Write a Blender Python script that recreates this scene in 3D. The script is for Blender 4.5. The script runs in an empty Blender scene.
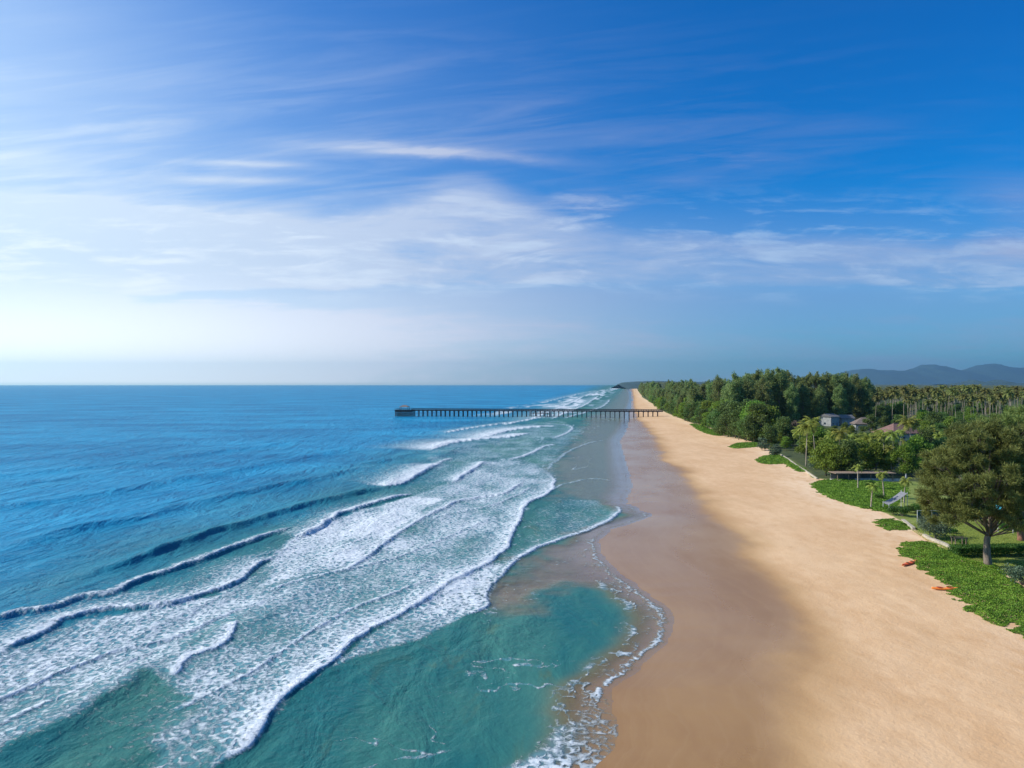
import bpy, math, random
import numpy as np
from mathutils import Vector

# ------------------------------------------------------------------ camera, sky, sun, exposure
SC = bpy.context.scene
COL = SC.collection
F, H, HZ = 700.0, 30.0, 384.0
cam_d = bpy.data.cameras.new('camera')
cam = bpy.data.objects.new('camera', cam_d)
COL.objects.link(cam)
cam.location = (0, 0, H)
cam.rotation_euler = (math.radians(90), 0, 0)
cam_d.sensor_width = 36
cam_d.lens = 36 * F / 1024
cam_d.clip_start = 0.5
cam_d.clip_end = 90000
SC.camera = cam

SUN_AZ, SUN_EL = math.radians(-82), math.radians(36)     # azimuth clockwise from +Y
sun_d = bpy.data.lights.new('sun', 'SUN')
sun_d.energy = 4.6
sun_d.angle = math.radians(0.53)
sun_d.color = (1.0, 0.93, 0.82)
sun = bpy.data.objects.new('sun', sun_d)
COL.objects.link(sun)
sdir = Vector((math.sin(SUN_AZ) * math.cos(SUN_EL), math.cos(SUN_AZ) * math.cos(SUN_EL), math.sin(SUN_EL)))
sun.rotation_euler = (-sdir).to_track_quat('-Z', 'Y').to_euler()

SC.view_settings.view_transform = 'Standard'
SC.view_settings.look = 'None'
SC.view_settings.gamma = 1
SC.view_settings.exposure = 0.3
SC.view_settings.use_curve_mapping = False
SC.cycles.use_denoising = True
SC.cycles.max_bounces = 6
SC.cycles.diffuse_bounces = 2
SC.cycles.glossy_bounces = 2
SC.cycles.transmission_bounces = 2
SC.cycles.transparent_max_bounces = 10
SC.cycles.volume_bounces = 0
SC.cycles.sample_clamp_indirect = 4


class V:
    """a socket with arithmetic"""
    def __init__(s, nt, k): s.nt, s.k = nt, k
    def _m(s, op, *a):
        n = s.nt.nodes.new('ShaderNodeMath'); n.operation = op
        for i, q in enumerate((s,) + a):
            if isinstance(q, V): s.nt.links.new(q.k, n.inputs[i])
            else: n.inputs[i].default_value = q
        return V(s.nt, n.outputs[0])
    def __add__(s, o): return s._m('ADD', o)
    __radd__ = __add__
    def __mul__(s, o): return s._m('MULTIPLY', o)
    __rmul__ = __mul__
    def __sub__(s, o): return s._m('SUBTRACT', o)
    def __rsub__(s, o): return (s * -1.0) + o
    def __truediv__(s, o): return s._m('DIVIDE', o)
    def __neg__(s): return s * -1.0
    def f(s, op, *a): return s._m(op, *a)
    def clamp(s): return s._m('MINIMUM', 1.0)._m('MAXIMUM', 0.0)
    def step(s, a, b):                                    # smoothstep a..b (a may exceed b)
        n = s.nt.nodes.new('ShaderNodeMapRange'); n.interpolation_type = 'SMOOTHSTEP'
        s.nt.links.new(s.k, n.inputs['Value'])
        lo, hi, t0, t1 = (a, b, 0.0, 1.0) if a < b else (b, a, 1.0, 0.0)
        n.inputs['From Min'].default_value = lo; n.inputs['From Max'].default_value = hi
        n.inputs['To Min'].default_value = t0; n.inputs['To Max'].default_value = t1
        return V(s.nt, n.outputs['Result'])
    def gauss(s, c, w):
        d = (s - c) / w
        return (-(d * d)).f('EXPONENT')


def mixc(nt, fac, a, b):
    n = nt.nodes.new('ShaderNodeMix'); n.data_type = 'RGBA'
    for i, q in ((0, fac), (6, a), (7, b)):
        if isinstance(q, V): nt.links.new(q.k, n.inputs[i])
        elif i == 0: n.inputs[0].default_value = q
        else: n.inputs[i].default_value = (*q, 1)
    return V(nt, n.outputs[2])


def xyz(nt, x, y, z):
    n = nt.nodes.new('ShaderNodeCombineXYZ')
    for i, q in enumerate((x, y, z)):
        if isinstance(q, V): nt.links.new(q.k, n.inputs[i])
        else: n.inputs[i].default_value = q
    return V(nt, n.outputs[0])


def noise(nt, vec, scale, detail=4, rough=0.55, dist=0.0, lac=2.0):
    n = nt.nodes.new('ShaderNodeTexNoise')
    n.inputs['Scale'].default_value = scale; n.inputs['Detail'].default_value = detail
    n.inputs['Roughness'].default_value = rough; n.inputs['Distortion'].default_value = dist
    n.inputs['Lacunarity'].default_value = lac
    nt.links.new(vec.k, n.inputs['Vector'])
    return V(nt, n.outputs['Fac'])


def scl(nt, vec, s):
    n = nt.nodes.new('ShaderNodeVectorMath'); n.operation = 'MULTIPLY'
    nt.links.new(vec.k, n.inputs[0]); n.inputs[1].default_value = s
    return V(nt, n.outputs[0])


# world: Nishita sky, thin high cloud laid on a plane high above
world = bpy.data.worlds.new('World'); SC.world = world; world.use_nodes = True
W = world.node_tree
for n in list(W.nodes): W.nodes.remove(n)
sky = W.nodes.new('ShaderNodeTexSky'); sky.sky_type = 'NISHITA'; sky.sun_disc = False
sky.sun_elevation = SUN_EL; sky.sun_rotation = SUN_AZ
sky.air_density = 1.0; sky.dust_density = 0.6; sky.ozone_density = 3.0
tc = W.nodes.new('ShaderNodeTexCoord')
sp = W.nodes.new('ShaderNodeSeparateXYZ'); W.links.new(tc.outputs['Generated'], sp.inputs[0])
dx, dy, dz = (V(W, sp.outputs[i]) for i in range(3))
zz = dz.f('MAXIMUM', 0.012)
yy = dy.f('MAXIMUM', 0.12)
u = dx / yy                       # bearing across the bay
q = dz.f('MAXIMUM', 0.0) / yy      # height of a bank that runs across the bay
P = xyz(W, dx / (zz + 0.03), dy / (zz + 0.03), 0.0)
PS = scl(W, P, (0.55, 1.0, 1.0))
n1 = noise(W, PS, 1.1, 7, 0.6, 0.5)
n2 = noise(W, scl(W, P, (0.5, 2.6, 1.0)), 1.7, 7, 0.62, 0.8)
UQ = xyz(W, u * 3.0, q * 16.0, 0.3)
n3 = noise(W, UQ, 1.0, 8, 0.6, 0.35)
UR = xyz(W, u * 2.0 + q * 2.0, q * 26.0 - u * 3.2, 1.7)
n4 = noise(W, UR, 1.0, 8, 0.62, 0.6)
UF = xyz(W, u * 9.0, q * 60.0, 4.3)
n5 = noise(W, UF, 1.0, 8, 0.6, 0.5)
wav = (noise(W, xyz(W, u * 2.3, 0.0, 0.0), 1.0, 3) - 0.5) * 0.06
qq = q + wav
left = u.step(0.35, -0.75)
b1 = qq.step(0.118, 0.15) * (qq - left * 0.05 - u.gauss(-0.06, 0.12) * 0.06).step(0.235, 0.185)
n6 = noise(W, xyz(W, u * 5.0, q * 24.0, 8.1), 1.0, 9, 0.66, 0.9)
b1 = b1 * (n3 * 1.1 + n5 * 0.5 + (n6 - 0.5) * 1.2 + 0.0).clamp() * (0.95 - u.step(0.1, 0.6) * 0.15)
b2 = (q + wav * 0.8).step(0.15, 0.085) * (n3 * 0.9 + n5 * 0.3 + (n6 - 0.5) * 0.5 + 0.1).clamp() * (left * 0.4 + 0.8)
veil = left * (n4 * 0.8 + 0.3).clamp() * q.step(0.75, 0.08) * 0.7 + u.step(-0.25, -0.85) * 0.28
line1 = (q - (u * -0.075 + 0.323) + (n6 - 0.5) * 0.03).gauss(0.0, 0.0085) * u.gauss(-0.118, 0.15) * (n5 * 1.8 - 0.25).clamp() * 1.0
line2 = ((q - 0.283 + u * 0.02).gauss(0.0, 0.006) + (q - 0.307 + u * 0.02).gauss(0.0, 0.005)) * u.gauss(-0.38, 0.09) * n5 * 0.8
line3 = (q - 0.325 + (n5 - 0.5) * 0.03).gauss(0.0, 0.012) * u.gauss(0.33, 0.1) * (n5 * 2.0 - 0.75).clamp() * 0.5
puff = (q - 0.255).gauss(0.0, 0.022) * u.gauss(0.10, 0.06) * (n5 * 2.6 - 0.9).clamp() * 0.7
redge = u.step(0.58, 0.76) * q.step(0.17, 0.2) * q.step(0.32, 0.26) * (n3 * 1.6 - 0.3).clamp() * 0.7
faint = (n4 * 2.0 - 0.95).clamp() * q.step(0.6, 0.3) * q.step(0.12, 0.3) * u.step(0.9, 0.1) * 0.45
wisp = (n2 * 2.0 - 1.0).clamp() * 0.25 * q.step(0.55, 0.2)
cl = (b1.f('MAXIMUM', b2) + veil * 1.25 + line1 + line2 + line3 + puff + redge + faint + wisp).clamp() * dz.step(-0.01, 0.004)
# blue of the clear air: tint the sky towards the saturated blue of the photo
hs = W.nodes.new('ShaderNodeHueSaturation'); hs.inputs['Saturation'].default_value = 1.35
hs.inputs['Value'].default_value = 1.0
W.links.new(sky.outputs[0], hs.inputs['Color'])
mul = W.nodes.new('ShaderNodeMix'); mul.data_type = 'RGBA'; mul.blend_type = 'MULTIPLY'
mul.inputs[0].default_value = 1.0
W.links.new(hs.outputs[0], mul.inputs[6]); mul.inputs[7].default_value = (0.02, 1.08, 1.62, 1)
skyc = V(W, mul.outputs[2])
lf = u.step(0.5, -0.8)
lowl = mixc(W, q.step(0.19, 0.0), (8.6, 9.9, 11.4), (19.0, 18.0, 17.8))
bright = mixc(W, lf, (4.0, 4.2, 6.7), lowl)
bright = mixc(W, b1.clamp() * (1.0 - left), bright, mixc(W, lf, (4.2, 5.6, 8.4), (8.6, 10.0, 11.8)))
cl = cl.f('MAXIMUM', left * q.step(0.42, 0.08) * (n6 * 0.5 + n5 * 0.3 + 0.5).clamp() * 0.95).f('MAXIMUM', q.step(0.3, 0.12) * (0.5 + u.step(0.45, -0.2) * 0.3))
cl = cl * dz.step(-0.01, 0.004)
det = (n6 * 0.6 + n5 * 0.55 - 0.05).step(0.5, 0.68) * (q + wav).step(0.105, 0.15) * (q + wav).step(0.30, 0.2) * 0.55
colr = mixc(W, cl * 0.92, skyc, bright)
colr = mixc(W, det, colr, mixc(W, lf, (5.0, 7.0, 9.8), (12.0, 12.5, 13.0)))
bg = W.nodes.new('ShaderNodeBackground'); bg.inputs['Strength'].default_value = 0.075
W.links.new(colr.k, bg.inputs['Color'])
wo = W.nodes.new('ShaderNodeOutputWorld'); W.links.new(bg.outputs[0], wo.inputs['Surface'])

# ------------------------------------------------------------------ helpers
RNG = np.random.default_rng(7)
random.seed(7)


def at(px, py, z=0.0):
    """map reading of the photograph: where the ground point at a pixel stands"""
    Y = F * (H - z) / (py - HZ)
    return ((px - 512) * Y / F, Y)


def ats(pts, z=0.0): return np.array([at(a, b, z) for a, b in pts])


def smooth_line(pts, n=8):
    p = np.array(pts, float)
    p = np.vstack([2 * p[0] - p[1], p, 2 * p[-1] - p[-2]])
    out = []
    for i in range(1, len(p) - 2):
        for t in np.linspace(0, 1, n, endpoint=False):
            a, b, c, d = p[i - 1], p[i], p[i + 1], p[i + 2]
            out.append(0.5 * (2 * b + (c - a) * t + (2 * a - 5 * b + 4 * c - d) * t * t + (3 * b - a - 3 * c + d) * t ** 3))
    out.append(p[-2])
    return np.array(out)


def sst(x, a, b):
    t = np.clip((x - a) / (b - a), 0, 1)
    return t * t * (3 - 2 * t)


def vnoise(x, y, seed=0):
    xi, yi = np.floor(x).astype(np.int64), np.floor(y).astype(np.int64)
    xf, yf = x - xi, y - yi
    def h(a, b):
        v = (a * 374761393 + b * 668265263 + seed * 974634777) & 0xffffffff
        v = ((v ^ (v >> 13)) * 1274126177) & 0xffffffff
        v = (v ^ (v >> 16)) & 0xffff
        return v / 65535.0
    ux, uy = xf * xf * (3 - 2 * xf), yf * yf * (3 - 2 * yf)
    return (h(xi, yi) * (1 - ux) + h(xi + 1, yi) * ux) * (1 - uy) + (h(xi, yi + 1) * (1 - ux) + h(xi + 1, yi + 1) * ux) * uy


def fbm(x, y, o=3, seed=0):
    s, a, t = 0, 1, 0
    for k in range(o):
        s = s + a * vnoise(x * 2 ** k + 17 * k, y * 2 ** k - 9 * k, seed + k); t += a; a *= 0.5
    return s / t


def mesh_np(name, verts, faces):
    me = bpy.data.meshes.new(name)
    verts = np.asarray(verts, np.float32); faces = np.asarray(faces, np.int32)
    nf, k = faces.shape
    me.vertices.add(len(verts)); me.vertices.foreach_set('co', verts.ravel())
    me.loops.add(nf * k); me.loops.foreach_set('vertex_index', faces.ravel())
    me.polygons.add(nf); me.polygons.foreach_set('loop_start', np.arange(nf, dtype=np.int32) * k)
    me.update(calc_edges=True)
    return me


def obj(name, me, mat=None, parent=None, loc=None, smooth=False):
    o = bpy.data.objects.new(name, me); COL.objects.link(o)
    if mat is not None: me.materials.append(mat)
    if parent is not None: o.parent = parent
    if loc is not None: o.location = loc
    if smooth: me.polygons.foreach_set('use_smooth', np.ones(len(me.polygons), bool))
    return o


def tag(o, label=None, cat=None, group=None, kind=None):
    if label: o['label'] = label
    if cat: o['category'] = cat
    if group: o['group'] = group
    if kind: o['kind'] = kind
    return o


def thing(name, loc, label, cat, group=None, rz=0.0, s=1.0):
    o = bpy.data.objects.new(name, None); COL.objects.link(o)
    o.empty_display_size = 0.1
    o.location = loc; o.rotation_euler = (0, 0, rz); o.scale = (s, s, s)
    return tag(o, label, cat, group)


def place(root, loc, rz, s, label, group=None):
    """copy a thing with its parts"""
    c = root.copy(); COL.objects.link(c)
    c.location = loc; c.rotation_euler = (0, 0, rz)
    c.scale = s if isinstance(s, tuple) else (s, s, s)
    c['label'] = label
    if group: c['group'] = group
    elif 'group' in c: del c['group']
    for ch in KIDS[root.name]:
        d = ch.copy(); COL.objects.link(d); d.parent = c
    return c


KIDS = {}


class MB:
    def __init__(s): s.v, s.f = [], []
    def box(s, c, d, rz=0.0):
        x, y, z = (k / 2 for k in d); b = len(s.v); ca, sa = math.cos(rz), math.sin(rz)
        for i in (-1, 1):
            for j in (-1, 1):
                for k in (-1, 1):
                    a, e = i * x, j * y
                    s.v.append((c[0] + a * ca - e * sa, c[1] + a * sa + e * ca, c[2] + k * z))
        s.f += [[b + t for t in q] for q in ((0, 1, 3, 2), (4, 6, 7, 5), (0, 4, 5, 1), (2, 3, 7, 6), (0, 2, 6, 4), (1, 5, 7, 3))]
    def tube(s, pts, rad, n=7, cap=True):
        pts = [Vector(p) for p in pts]; b = len(s.v)
        for i, p in enumerate(pts):
            d = (pts[min(i + 1, len(pts) - 1)] - pts[max(i - 1, 0)]).normalized()
            a = d.cross(Vector((0.02, 1, 0.05))); a = a.normalized() if a.length > 1e-3 else Vector((1, 0, 0))
            e = d.cross(a)
            for k in range(n):
                t = 2 * math.pi * k / n
                s.v.append(tuple(p + (a * math.cos(t) + e * math.sin(t)) * rad[i]))
        for i in range(len(pts) - 1):
            for k in range(n):
                s.f.append([b + i * n + k, b + i * n + (k + 1) % n, b + (i + 1) * n + (k + 1) % n, b + (i + 1) * n + k])
        if cap:
            s.f.append([b + k for k in range(n)][::-1]); e0 = b + (len(pts) - 1) * n
            s.f.append([e0 + k for k in range(n)])
    def poly(s, vs, fs):
        b = len(s.v); s.v += [tuple(p) for p in vs]; s.f += [[b + i for i in q_] for q_ in fs]
    def build(s, name, mat, parent=None, smooth=False):
        me = bpy.data.meshes.new(name); me.from_pydata(s.v, [], s.f); me.update()
        return obj(name, me, mat, parent, smooth=smooth)


# ------------------------------------------------------------------ materials
def new_mat(name):
    m = bpy.data.materials.new(name); m.use_nodes = True
    nt = m.node_tree
    for n in list(nt.nodes): nt.nodes.remove(n)
    out = nt.nodes.new('ShaderNodeOutputMaterial')
    bs = nt.nodes.new('ShaderNodeBsdfPrincipled')
    nt.links.new(bs.outputs[0], out.inputs['Surface'])
    return m, nt, bs, out


def setin(nt, bs, key, v):
    if isinstance(v, V): nt.links.new(v.k, bs.inputs[key])
    elif isinstance(v, tuple): bs.inputs[key].default_value = (*v, 1) if len(v) == 3 else v
    else: bs.inputs[key].default_value = v


def bump(nt, bs, h, dist, strength=1.0):
    n = nt.nodes.new('ShaderNodeBump'); n.inputs['Distance'].default_value = dist; n.inputs['Strength'].default_value = strength
    nt.links.new(h.k, n.inputs['Height']); nt.links.new(n.outputs[0], bs.inputs['Normal'])


def coords(nt, kind='Object'):
    n = nt.nodes.new('ShaderNodeTexCoord'); return V(nt, n.outputs[kind])


def attr(nt, name):
    n = nt.nodes.new('ShaderNodeAttribute'); n.attribute_name = name; return V(nt, n.outputs['Fac'])


def plain(name, c1, c2, scale=1.0, rough=0.8, bd=0.0, stretch=(1, 1, 1), detail=5):
    m, nt, bs, _ = new_mat(name)
    n = noise(nt, scl(nt, coords(nt), stretch), scale, detail, 0.6)
    setin(nt, bs, 'Base Color', mixc(nt, n.step(0.3, 0.7), c1, c2)); setin(nt, bs, 'Roughness', rough)
    if bd: bump(nt, bs, n, bd)
    return m


def leaf_mat(name, c1, c2, trans=0.3, hue=0.12):
    m, nt, bs, out = new_mat(name)
    g = nt.nodes.new('ShaderNodeNewGeometry'); oi = nt.nodes.new('ShaderNodeObjectInfo')
    isl, rnd = V(nt, g.outputs['Random Per Island']), V(nt, oi.outputs['Random'])
    n = noise(nt, coords(nt), 0.35, 3)
    c = mixc(nt, (isl * 0.6 + n.step(0.35, 0.65) * 0.4).clamp(), c1, c2)
    h = nt.nodes.new('ShaderNodeHueSaturation'); nt.links.new(c.k, h.inputs['Color'])
    nt.links.new((rnd * 0.05 + 0.475).k, h.inputs['Hue']); nt.links.new((isl * 0.35 + rnd * 0.55 + 0.72).k, h.inputs['Value'])
    setin(nt, bs, 'Base Color', V(nt, h.outputs[0])); setin(nt, bs, 'Roughness', 0.65)
    bs.inputs['Specular IOR Level'].default_value = 0.25
    t = nt.nodes.new('ShaderNodeBsdfTranslucent'); nt.links.new(h.outputs[0], t.inputs['Color'])
    mx = nt.nodes.new('ShaderNodeMixShader'); mx.inputs[0].default_value = trans
    nt.links.new(bs.outputs[0], mx.inputs[1]); nt.links.new(t.outputs[0], mx.inputs[2]); nt.links.new(mx.outputs[0], out.inputs['Surface'])
    return m


M = {}
M['casuarina'] = leaf_mat('casuarina needles', (0.10, 0.16, 0.05), (0.27, 0.32, 0.11), 0.45)
M['hero'] = leaf_mat('casuarina sprays', (0.08, 0.115, 0.028), (0.245, 0.295, 0.08), 0.38)
M['broad'] = leaf_mat('broad leaves', (0.075, 0.15, 0.018), (0.23, 0.32, 0.045), .42)
M['broad_dark'] = leaf_mat('dark broad leaves', (0.05, 0.10, 0.025), (0.14, 0.20, 0.05), .38)
M['palm'] = leaf_mat('palm fronds', (0.13, 0.18, 0.03), (0.32, 0.34, 0.065), .42)
M['palm_far'] = leaf_mat('grove palm fronds', (0.07, 0.10, 0.025), (0.21, 0.20, 0.055), .35)
M['vine'] = leaf_mat('creeping vine leaves', (0.065, 0.12, 0.014), (0.20, 0.27, 0.03), 0.3)
M['hedge'] = leaf_mat('hedge leaves', (0.03, 0.08, 0.012), (0.07, 0.15, 0.025))
M['silver'] = leaf_mat('grey green shrub leaves', (0.06, 0.10, 0.06), (0.14, 0.20, 0.12))
M['dry'] = leaf_mat('bare reddish twigs', (0.14, 0.10, 0.07), (0.24, 0.19, 0.14))
M['bark'] = plain('bark', (0.10, 0.075, 0.055), (0.24, 0.19, 0.15), 3.0, 0.9, 0.05, (1, 1, 0.25))
M['palm_bark'] = plain('palm bark', (0.22, 0.18, 0.13), (0.42, 0.36, 0.28), 2.0, 0.9, 0.02, (1, 1, 2.5))
M['white'] = plain('white plaster', (0.22, 0.24, 0.25), (0.36, 0.37, 0.36), 0.7, 0.8)
M['glass'] = plain('dark glass', (0.02, 0.03, 0.04), (0.04, 0.06, 0.08), 0.5, 0.1)
M['dark'] = plain('weathered pier timber', (0.025, 0.022, 0.03), (0.075, 0.06, 0.06), 0.8, 0.85, 0.0)
M['rail'] = plain('pier railing paint', (0.03, 0.027, 0.035), (0.07, 0.055, 0.06), 0.8, 0.8)
M['concrete'] = plain('concrete', (0.34, 0.32, 0.29), (0.52, 0.5, 0.46), 1.4, 0.9, 0.01)
M['timber'] = plain('garden timber', (0.18, 0.12, 0.08), (0.32, 0.24, 0.17), 3, 0.8, 0.01)
M['canvas'] = plain('grey blue canvas', (0.14, 0.145, 0.16), (0.22, 0.225, 0.245), 1.2, 0.8)
M['blue'] = plain('turquoise tarpaulin', (0.03, 0.27, 0.38), (0.08, 0.42, 0.52), 1.0, 0.5)
M['screen'] = plain('dark blue green mesh', (0.012, 0.045, 0.06), (0.02, 0.07, 0.09), 2.0, 0.8)
M['pole'] = plain('pale painted metal', (0.55, 0.56, 0.56), (0.72, 0.72, 0.7), 3, 0.5)
M['orange'] = plain('orange hull', (0.88, 0.22, 0.03), (0.9, 0.32, 0.06), 1.0, 0.35)
M['red'] = plain('red orange hull', (0.78, 0.10, 0.03), (0.85, 0.17, 0.04), 1.0, 0.35)
M['black'] = plain('painted well shade', (0.03, 0.03, 0.03), (0.05, 0.05, 0.05), 2, 0.6)


def roof_mat(name, a, b):
    m, nt, bs, _ = new_mat(name)
    c = coords(nt); n = noise(nt, c, 1.2, 5, 0.65)
    w = nt.nodes.new('ShaderNodeTexWave'); w.bands_direction = 'Z'; w.inputs['Scale'].default_value = 1.3; w.inputs['Distortion'].default_value = 0.6
    nt.links.new(c.k, w.inputs['Vector']); wv = V(nt, w.outputs['Fac'])
    setin(nt, bs, 'Base Color', mixc(nt, (n.step(0.3, 0.7) * 0.7 + wv * 0.3).clamp(), a, b)); setin(nt, bs, 'Roughness', 0.85)
    bump(nt, bs, wv, 0.04)
    return m


M['roof_red'] = roof_mat('terracotta tiles', (0.13, 0.07, 0.06), (0.25, 0.14, 0.115))
M['roof_brown'] = roof_mat('weathered brown tiles', (0.10, 0.08, 0.07), (0.22, 0.17, 0.14))
M['roof_grey'] = roof_mat('grey sheet roofing', (0.10, 0.10, 0.10), (0.19, 0.19, 0.19))

# ------------------------------------------------------------------ plan of the coast, read off the photograph
SHORE = [(628, 386), (629, 390), (631, 400), (629, 410), (628, 420), (624, 432), (619, 441), (622, 455), (625, 466), (629, 480), (629, 490), (623, 499),
         (630, 507), (648, 514), (640, 519), (622, 525), (606, 533), (596, 542), (600, 556), (614, 569), (634, 583), (652, 598), (668, 613),
         (673, 622), (668, 634), (656, 647), (644, 660), (630, 674), (614, 688), (603, 699), (600, 709), (606, 720), (614, 732), (612, 744),
         (604, 756), (597, 770), (588, 792), (575, 830), (560, 880), (540, 990)]
DRY = [(632, 386), (634, 395), (636, 405), (638, 414), (645, 423), (657, 434), (665, 447), (677, 464), (697, 483), (722, 507), (742, 530), (762, 556),
       (780, 586), (796, 615), (806, 645), (812, 680), (820, 720), (832, 768), (850, 840), (880, 990)]
VEG = [(636, 386), (637, 390), (641, 396), (650, 403), (660, 411), (678, 419), (700, 428), (716, 436), (736, 441), (757, 446), (775, 456), (790, 463),
       (806, 472), (812, 484), (838, 497), (862, 506), (885, 513), (905, 522), (925, 536), (950, 549), (985, 600), (1024, 626), (1110, 680), (1350, 840), (1600, 990)]


def line_fn(pts, z):
    p = smooth_line(pts, 8); w = ats(p, z); o = np.argsort(w[:, 1])
    return lambda Y: np.where(Y > w[o[-1], 1], w[o[-1], 0] * Y / w[o[-1], 1], np.interp(Y, w[o, 1], w[o, 0]))


_xs = line_fn(SHORE, 0.0)
Xs = lambda Y: _xs(Y) + (fbm(np.asarray(Y) / 5.0, np.asarray(Y) * 0, 3, 15) - .5) * 2.6 * sst(260 - np.asarray(Y), 0, 100)
Xd, Xv = line_fn(DRY, 0.7), line_fn(VEG, 1.5)


def ground_z(X, Y):
    X, Y = np.asarray(X, float), np.asarray(Y, float)
    s, v = Xs(Y), Xv(Y)
    fr = (X - s) / np.maximum(v - s, 1)
    z = np.where(fr < 0, np.maximum((X - s) * 0.03, -2.0), 1.5 * np.clip(fr, 0, 1) ** 0.9)
    z = z + sst(X, v, v + 12) * 0.25
    dry = sst(X, Xd(Y) - 2, Xd(Y) + 6)
    z = z + dry * (fbm(X / 7.0, Y / 9.0, 3, 5) - 0.5) * 0.22 * sst(300 - Y, 0, 200)
    return z


def poly_sd(X, Y, poly):
    """signed distance to a closed outline, positive inside"""
    d = np.full(X.shape, 1e9); ins = np.zeros(X.shape, bool); n = len(poly)
    for i in range(n):
        ax, ay = poly[i]; bx, by = poly[(i + 1) % n]
        ex, ey = bx - ax, by - ay
        t = np.clip(((X - ax) * ex + (Y - ay) * ey) / (ex * ex + ey * ey + 1e-9), 0, 1)
        d = np.minimum(d, np.hypot(X - ax - t * ex, Y - ay - t * ey))
        c = ((ay > Y) != (by > Y)) & (X < (bx - ax) * (Y - ay) / (by - ay + 1e-12) + ax)
        ins ^= c
    return np.where(ins, d, -d)


def line_sd(X, Y, w):
    """distance, signed (positive to the right of travel), share of the way along"""
    best = np.full(X.shape, 1e9); sg = np.zeros(X.shape); tt = np.zeros(X.shape); n = len(w) - 1
    for i in range(n):
        ax, ay = w[i]; ex, ey = w[i + 1] - w[i]; L = math.hypot(ex, ey) + 1e-9
        t = np.clip(((X - ax) * ex + (Y - ay) * ey) / (L * L), 0, 1)
        d = np.hypot(X - ax - t * ex, Y - ay - t * ey); k = d < best
        cr = ey * (X - ax) - ex * (Y - ay)
        best = np.where(k, d, best); sg = np.where(k, np.sign(cr), sg); tt = np.where(k, (i + t) / n, tt)
    return best, best * sg, tt


# base grid: cells grow with distance so that the detail stays even
vv = np.concatenate([np.arange(600, 430, -6.0), np.arange(430, 8, -0.85), np.arange(8, 1.24, -0.25)])
uu = np.concatenate([np.arange(-420, -60, 10.0), np.arange(-60, 1080, 1.6), np.arange(1080, 1440, 10.0)])
VVg, UUg = np.meshgrid(vv, uu, indexing='ij')
GY = F * H / VVg; GX = (UUg - 512) * GY / F
NR, NC = GY.shape
CELL = GY * 0.85 / VVg                       # depth of a cell


def grid_mesh(name, Z, keep, mat, attrs):
    idx = np.arange(NR * NC).reshape(NR, NC)
    fk = keep[:-1, :-1] | keep[1:, :-1] | keep[:-1, 1:] | keep[1:, 1:]
    a, b, c, d = idx[:-1, :-1][fk], idx[:-1, 1:][fk], idx[1:, 1:][fk], idx[1:, :-1][fk]
    fc = np.stack([a, b, c, d], 1)
    used = np.unique(fc); rm = np.zeros(NR * NC, np.int32); rm[used] = np.arange(len(used))
    co = np.stack([GX.ravel()[used], GY.ravel()[used], Z.ravel()[used]], 1)
    me = mesh_np(name, co, rm[fc])
    for k, arr in attrs.items():
        at_ = me.attributes.new(k, 'FLOAT', 'POINT'); at_.data.foreach_set('value', arr.ravel()[used].astype(np.float32))
    o = obj(name, me, mat, smooth=True)
    return o


# ------------------------------------------------------------------ land
XS, XD, XV = Xs(GY), Xd(GY), Xv(GY)
LAWNS = [  # green ground inland, plan outlines
    [(810, 483), (830, 480), (905, 481), (935, 481), (1100, 490), (1500, 518), (1500, 700), (1150, 690), (1024, 585), (1000, 572), (960, 560), (940, 545), (905, 523), (888, 514), (862, 506), (836, 497)],
    [(640, 396), (652, 399), (700, 400), (1500, 400), (1500, 520), (905, 482), (830, 480), (812, 478), (806, 471), (790, 460), (775, 453), (757, 443), (736, 438), (716, 430), (700, 424), (678, 416), (662, 409)],
]
VINES = [
    [(898, 545), (905, 543), (925, 542), (948, 549), (962, 556), (978, 562), (1003, 569), (1024, 586), (1080, 615), (1060, 640), (1024, 625), (1000, 625.5), (986, 621), (971, 612), (967, 603), (954, 595), (936, 579), (920, 566), (906, 555)],
    [(875, 523), (880, 520), (893, 519), (908, 524), (911, 527), (900, 530), (885, 529)],
    [(809, 484), (830, 480), (870, 482), (905, 486), (907, 497), (896, 505), (893, 513), (870, 509), (850, 505), (830, 498), (818, 491)],
    [(756, 459), (764, 456), (778, 455), (791, 462), (776, 464), (760, 463)],
    [(784, 463), (792, 463), (807, 471), (797, 471)],
    [(729, 446), (738, 443), (757, 443), (760, 446), (750, 447.5), (735, 448)],
    [(690, 424), (700, 425), (716, 431), (730, 434), (720, 436), (708, 434), (697, 429)],
    [(1008, 630), (1016, 627), (1040, 628), (1060, 640), (1030, 640)],
]
lawn_sd = np.full(GX.shape, -50.0)
near_land = (GX > XS - 5) & (UUg > 500)
LX, LY = GX[near_land], GY[near_land]
best = np.full(LX.shape, -50.0)
for p in LAWNS: best = np.maximum(best, poly_sd(LX, LY, ats(p, 1.5)))
best = np.maximum(best, np.where(LY > 500, LX - Xv(LY) - 3, -50))
lawn_sd[near_land] = np.clip(best, -50, 50)
woods = np.zeros(GX.shape)                       # darker floor under the trees
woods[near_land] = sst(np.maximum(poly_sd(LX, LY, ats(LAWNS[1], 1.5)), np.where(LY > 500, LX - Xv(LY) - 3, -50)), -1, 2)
LZ = ground_z(GX, GY)
wet = 1 - sst(GX + (fbm(GX / 12, GY / 16, 4, 3) - 0.5) * 11 * (0.5 + 0.5 * sst(400 - GY, 0, 250)), XD - 6.5, XD + 5.5)


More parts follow.
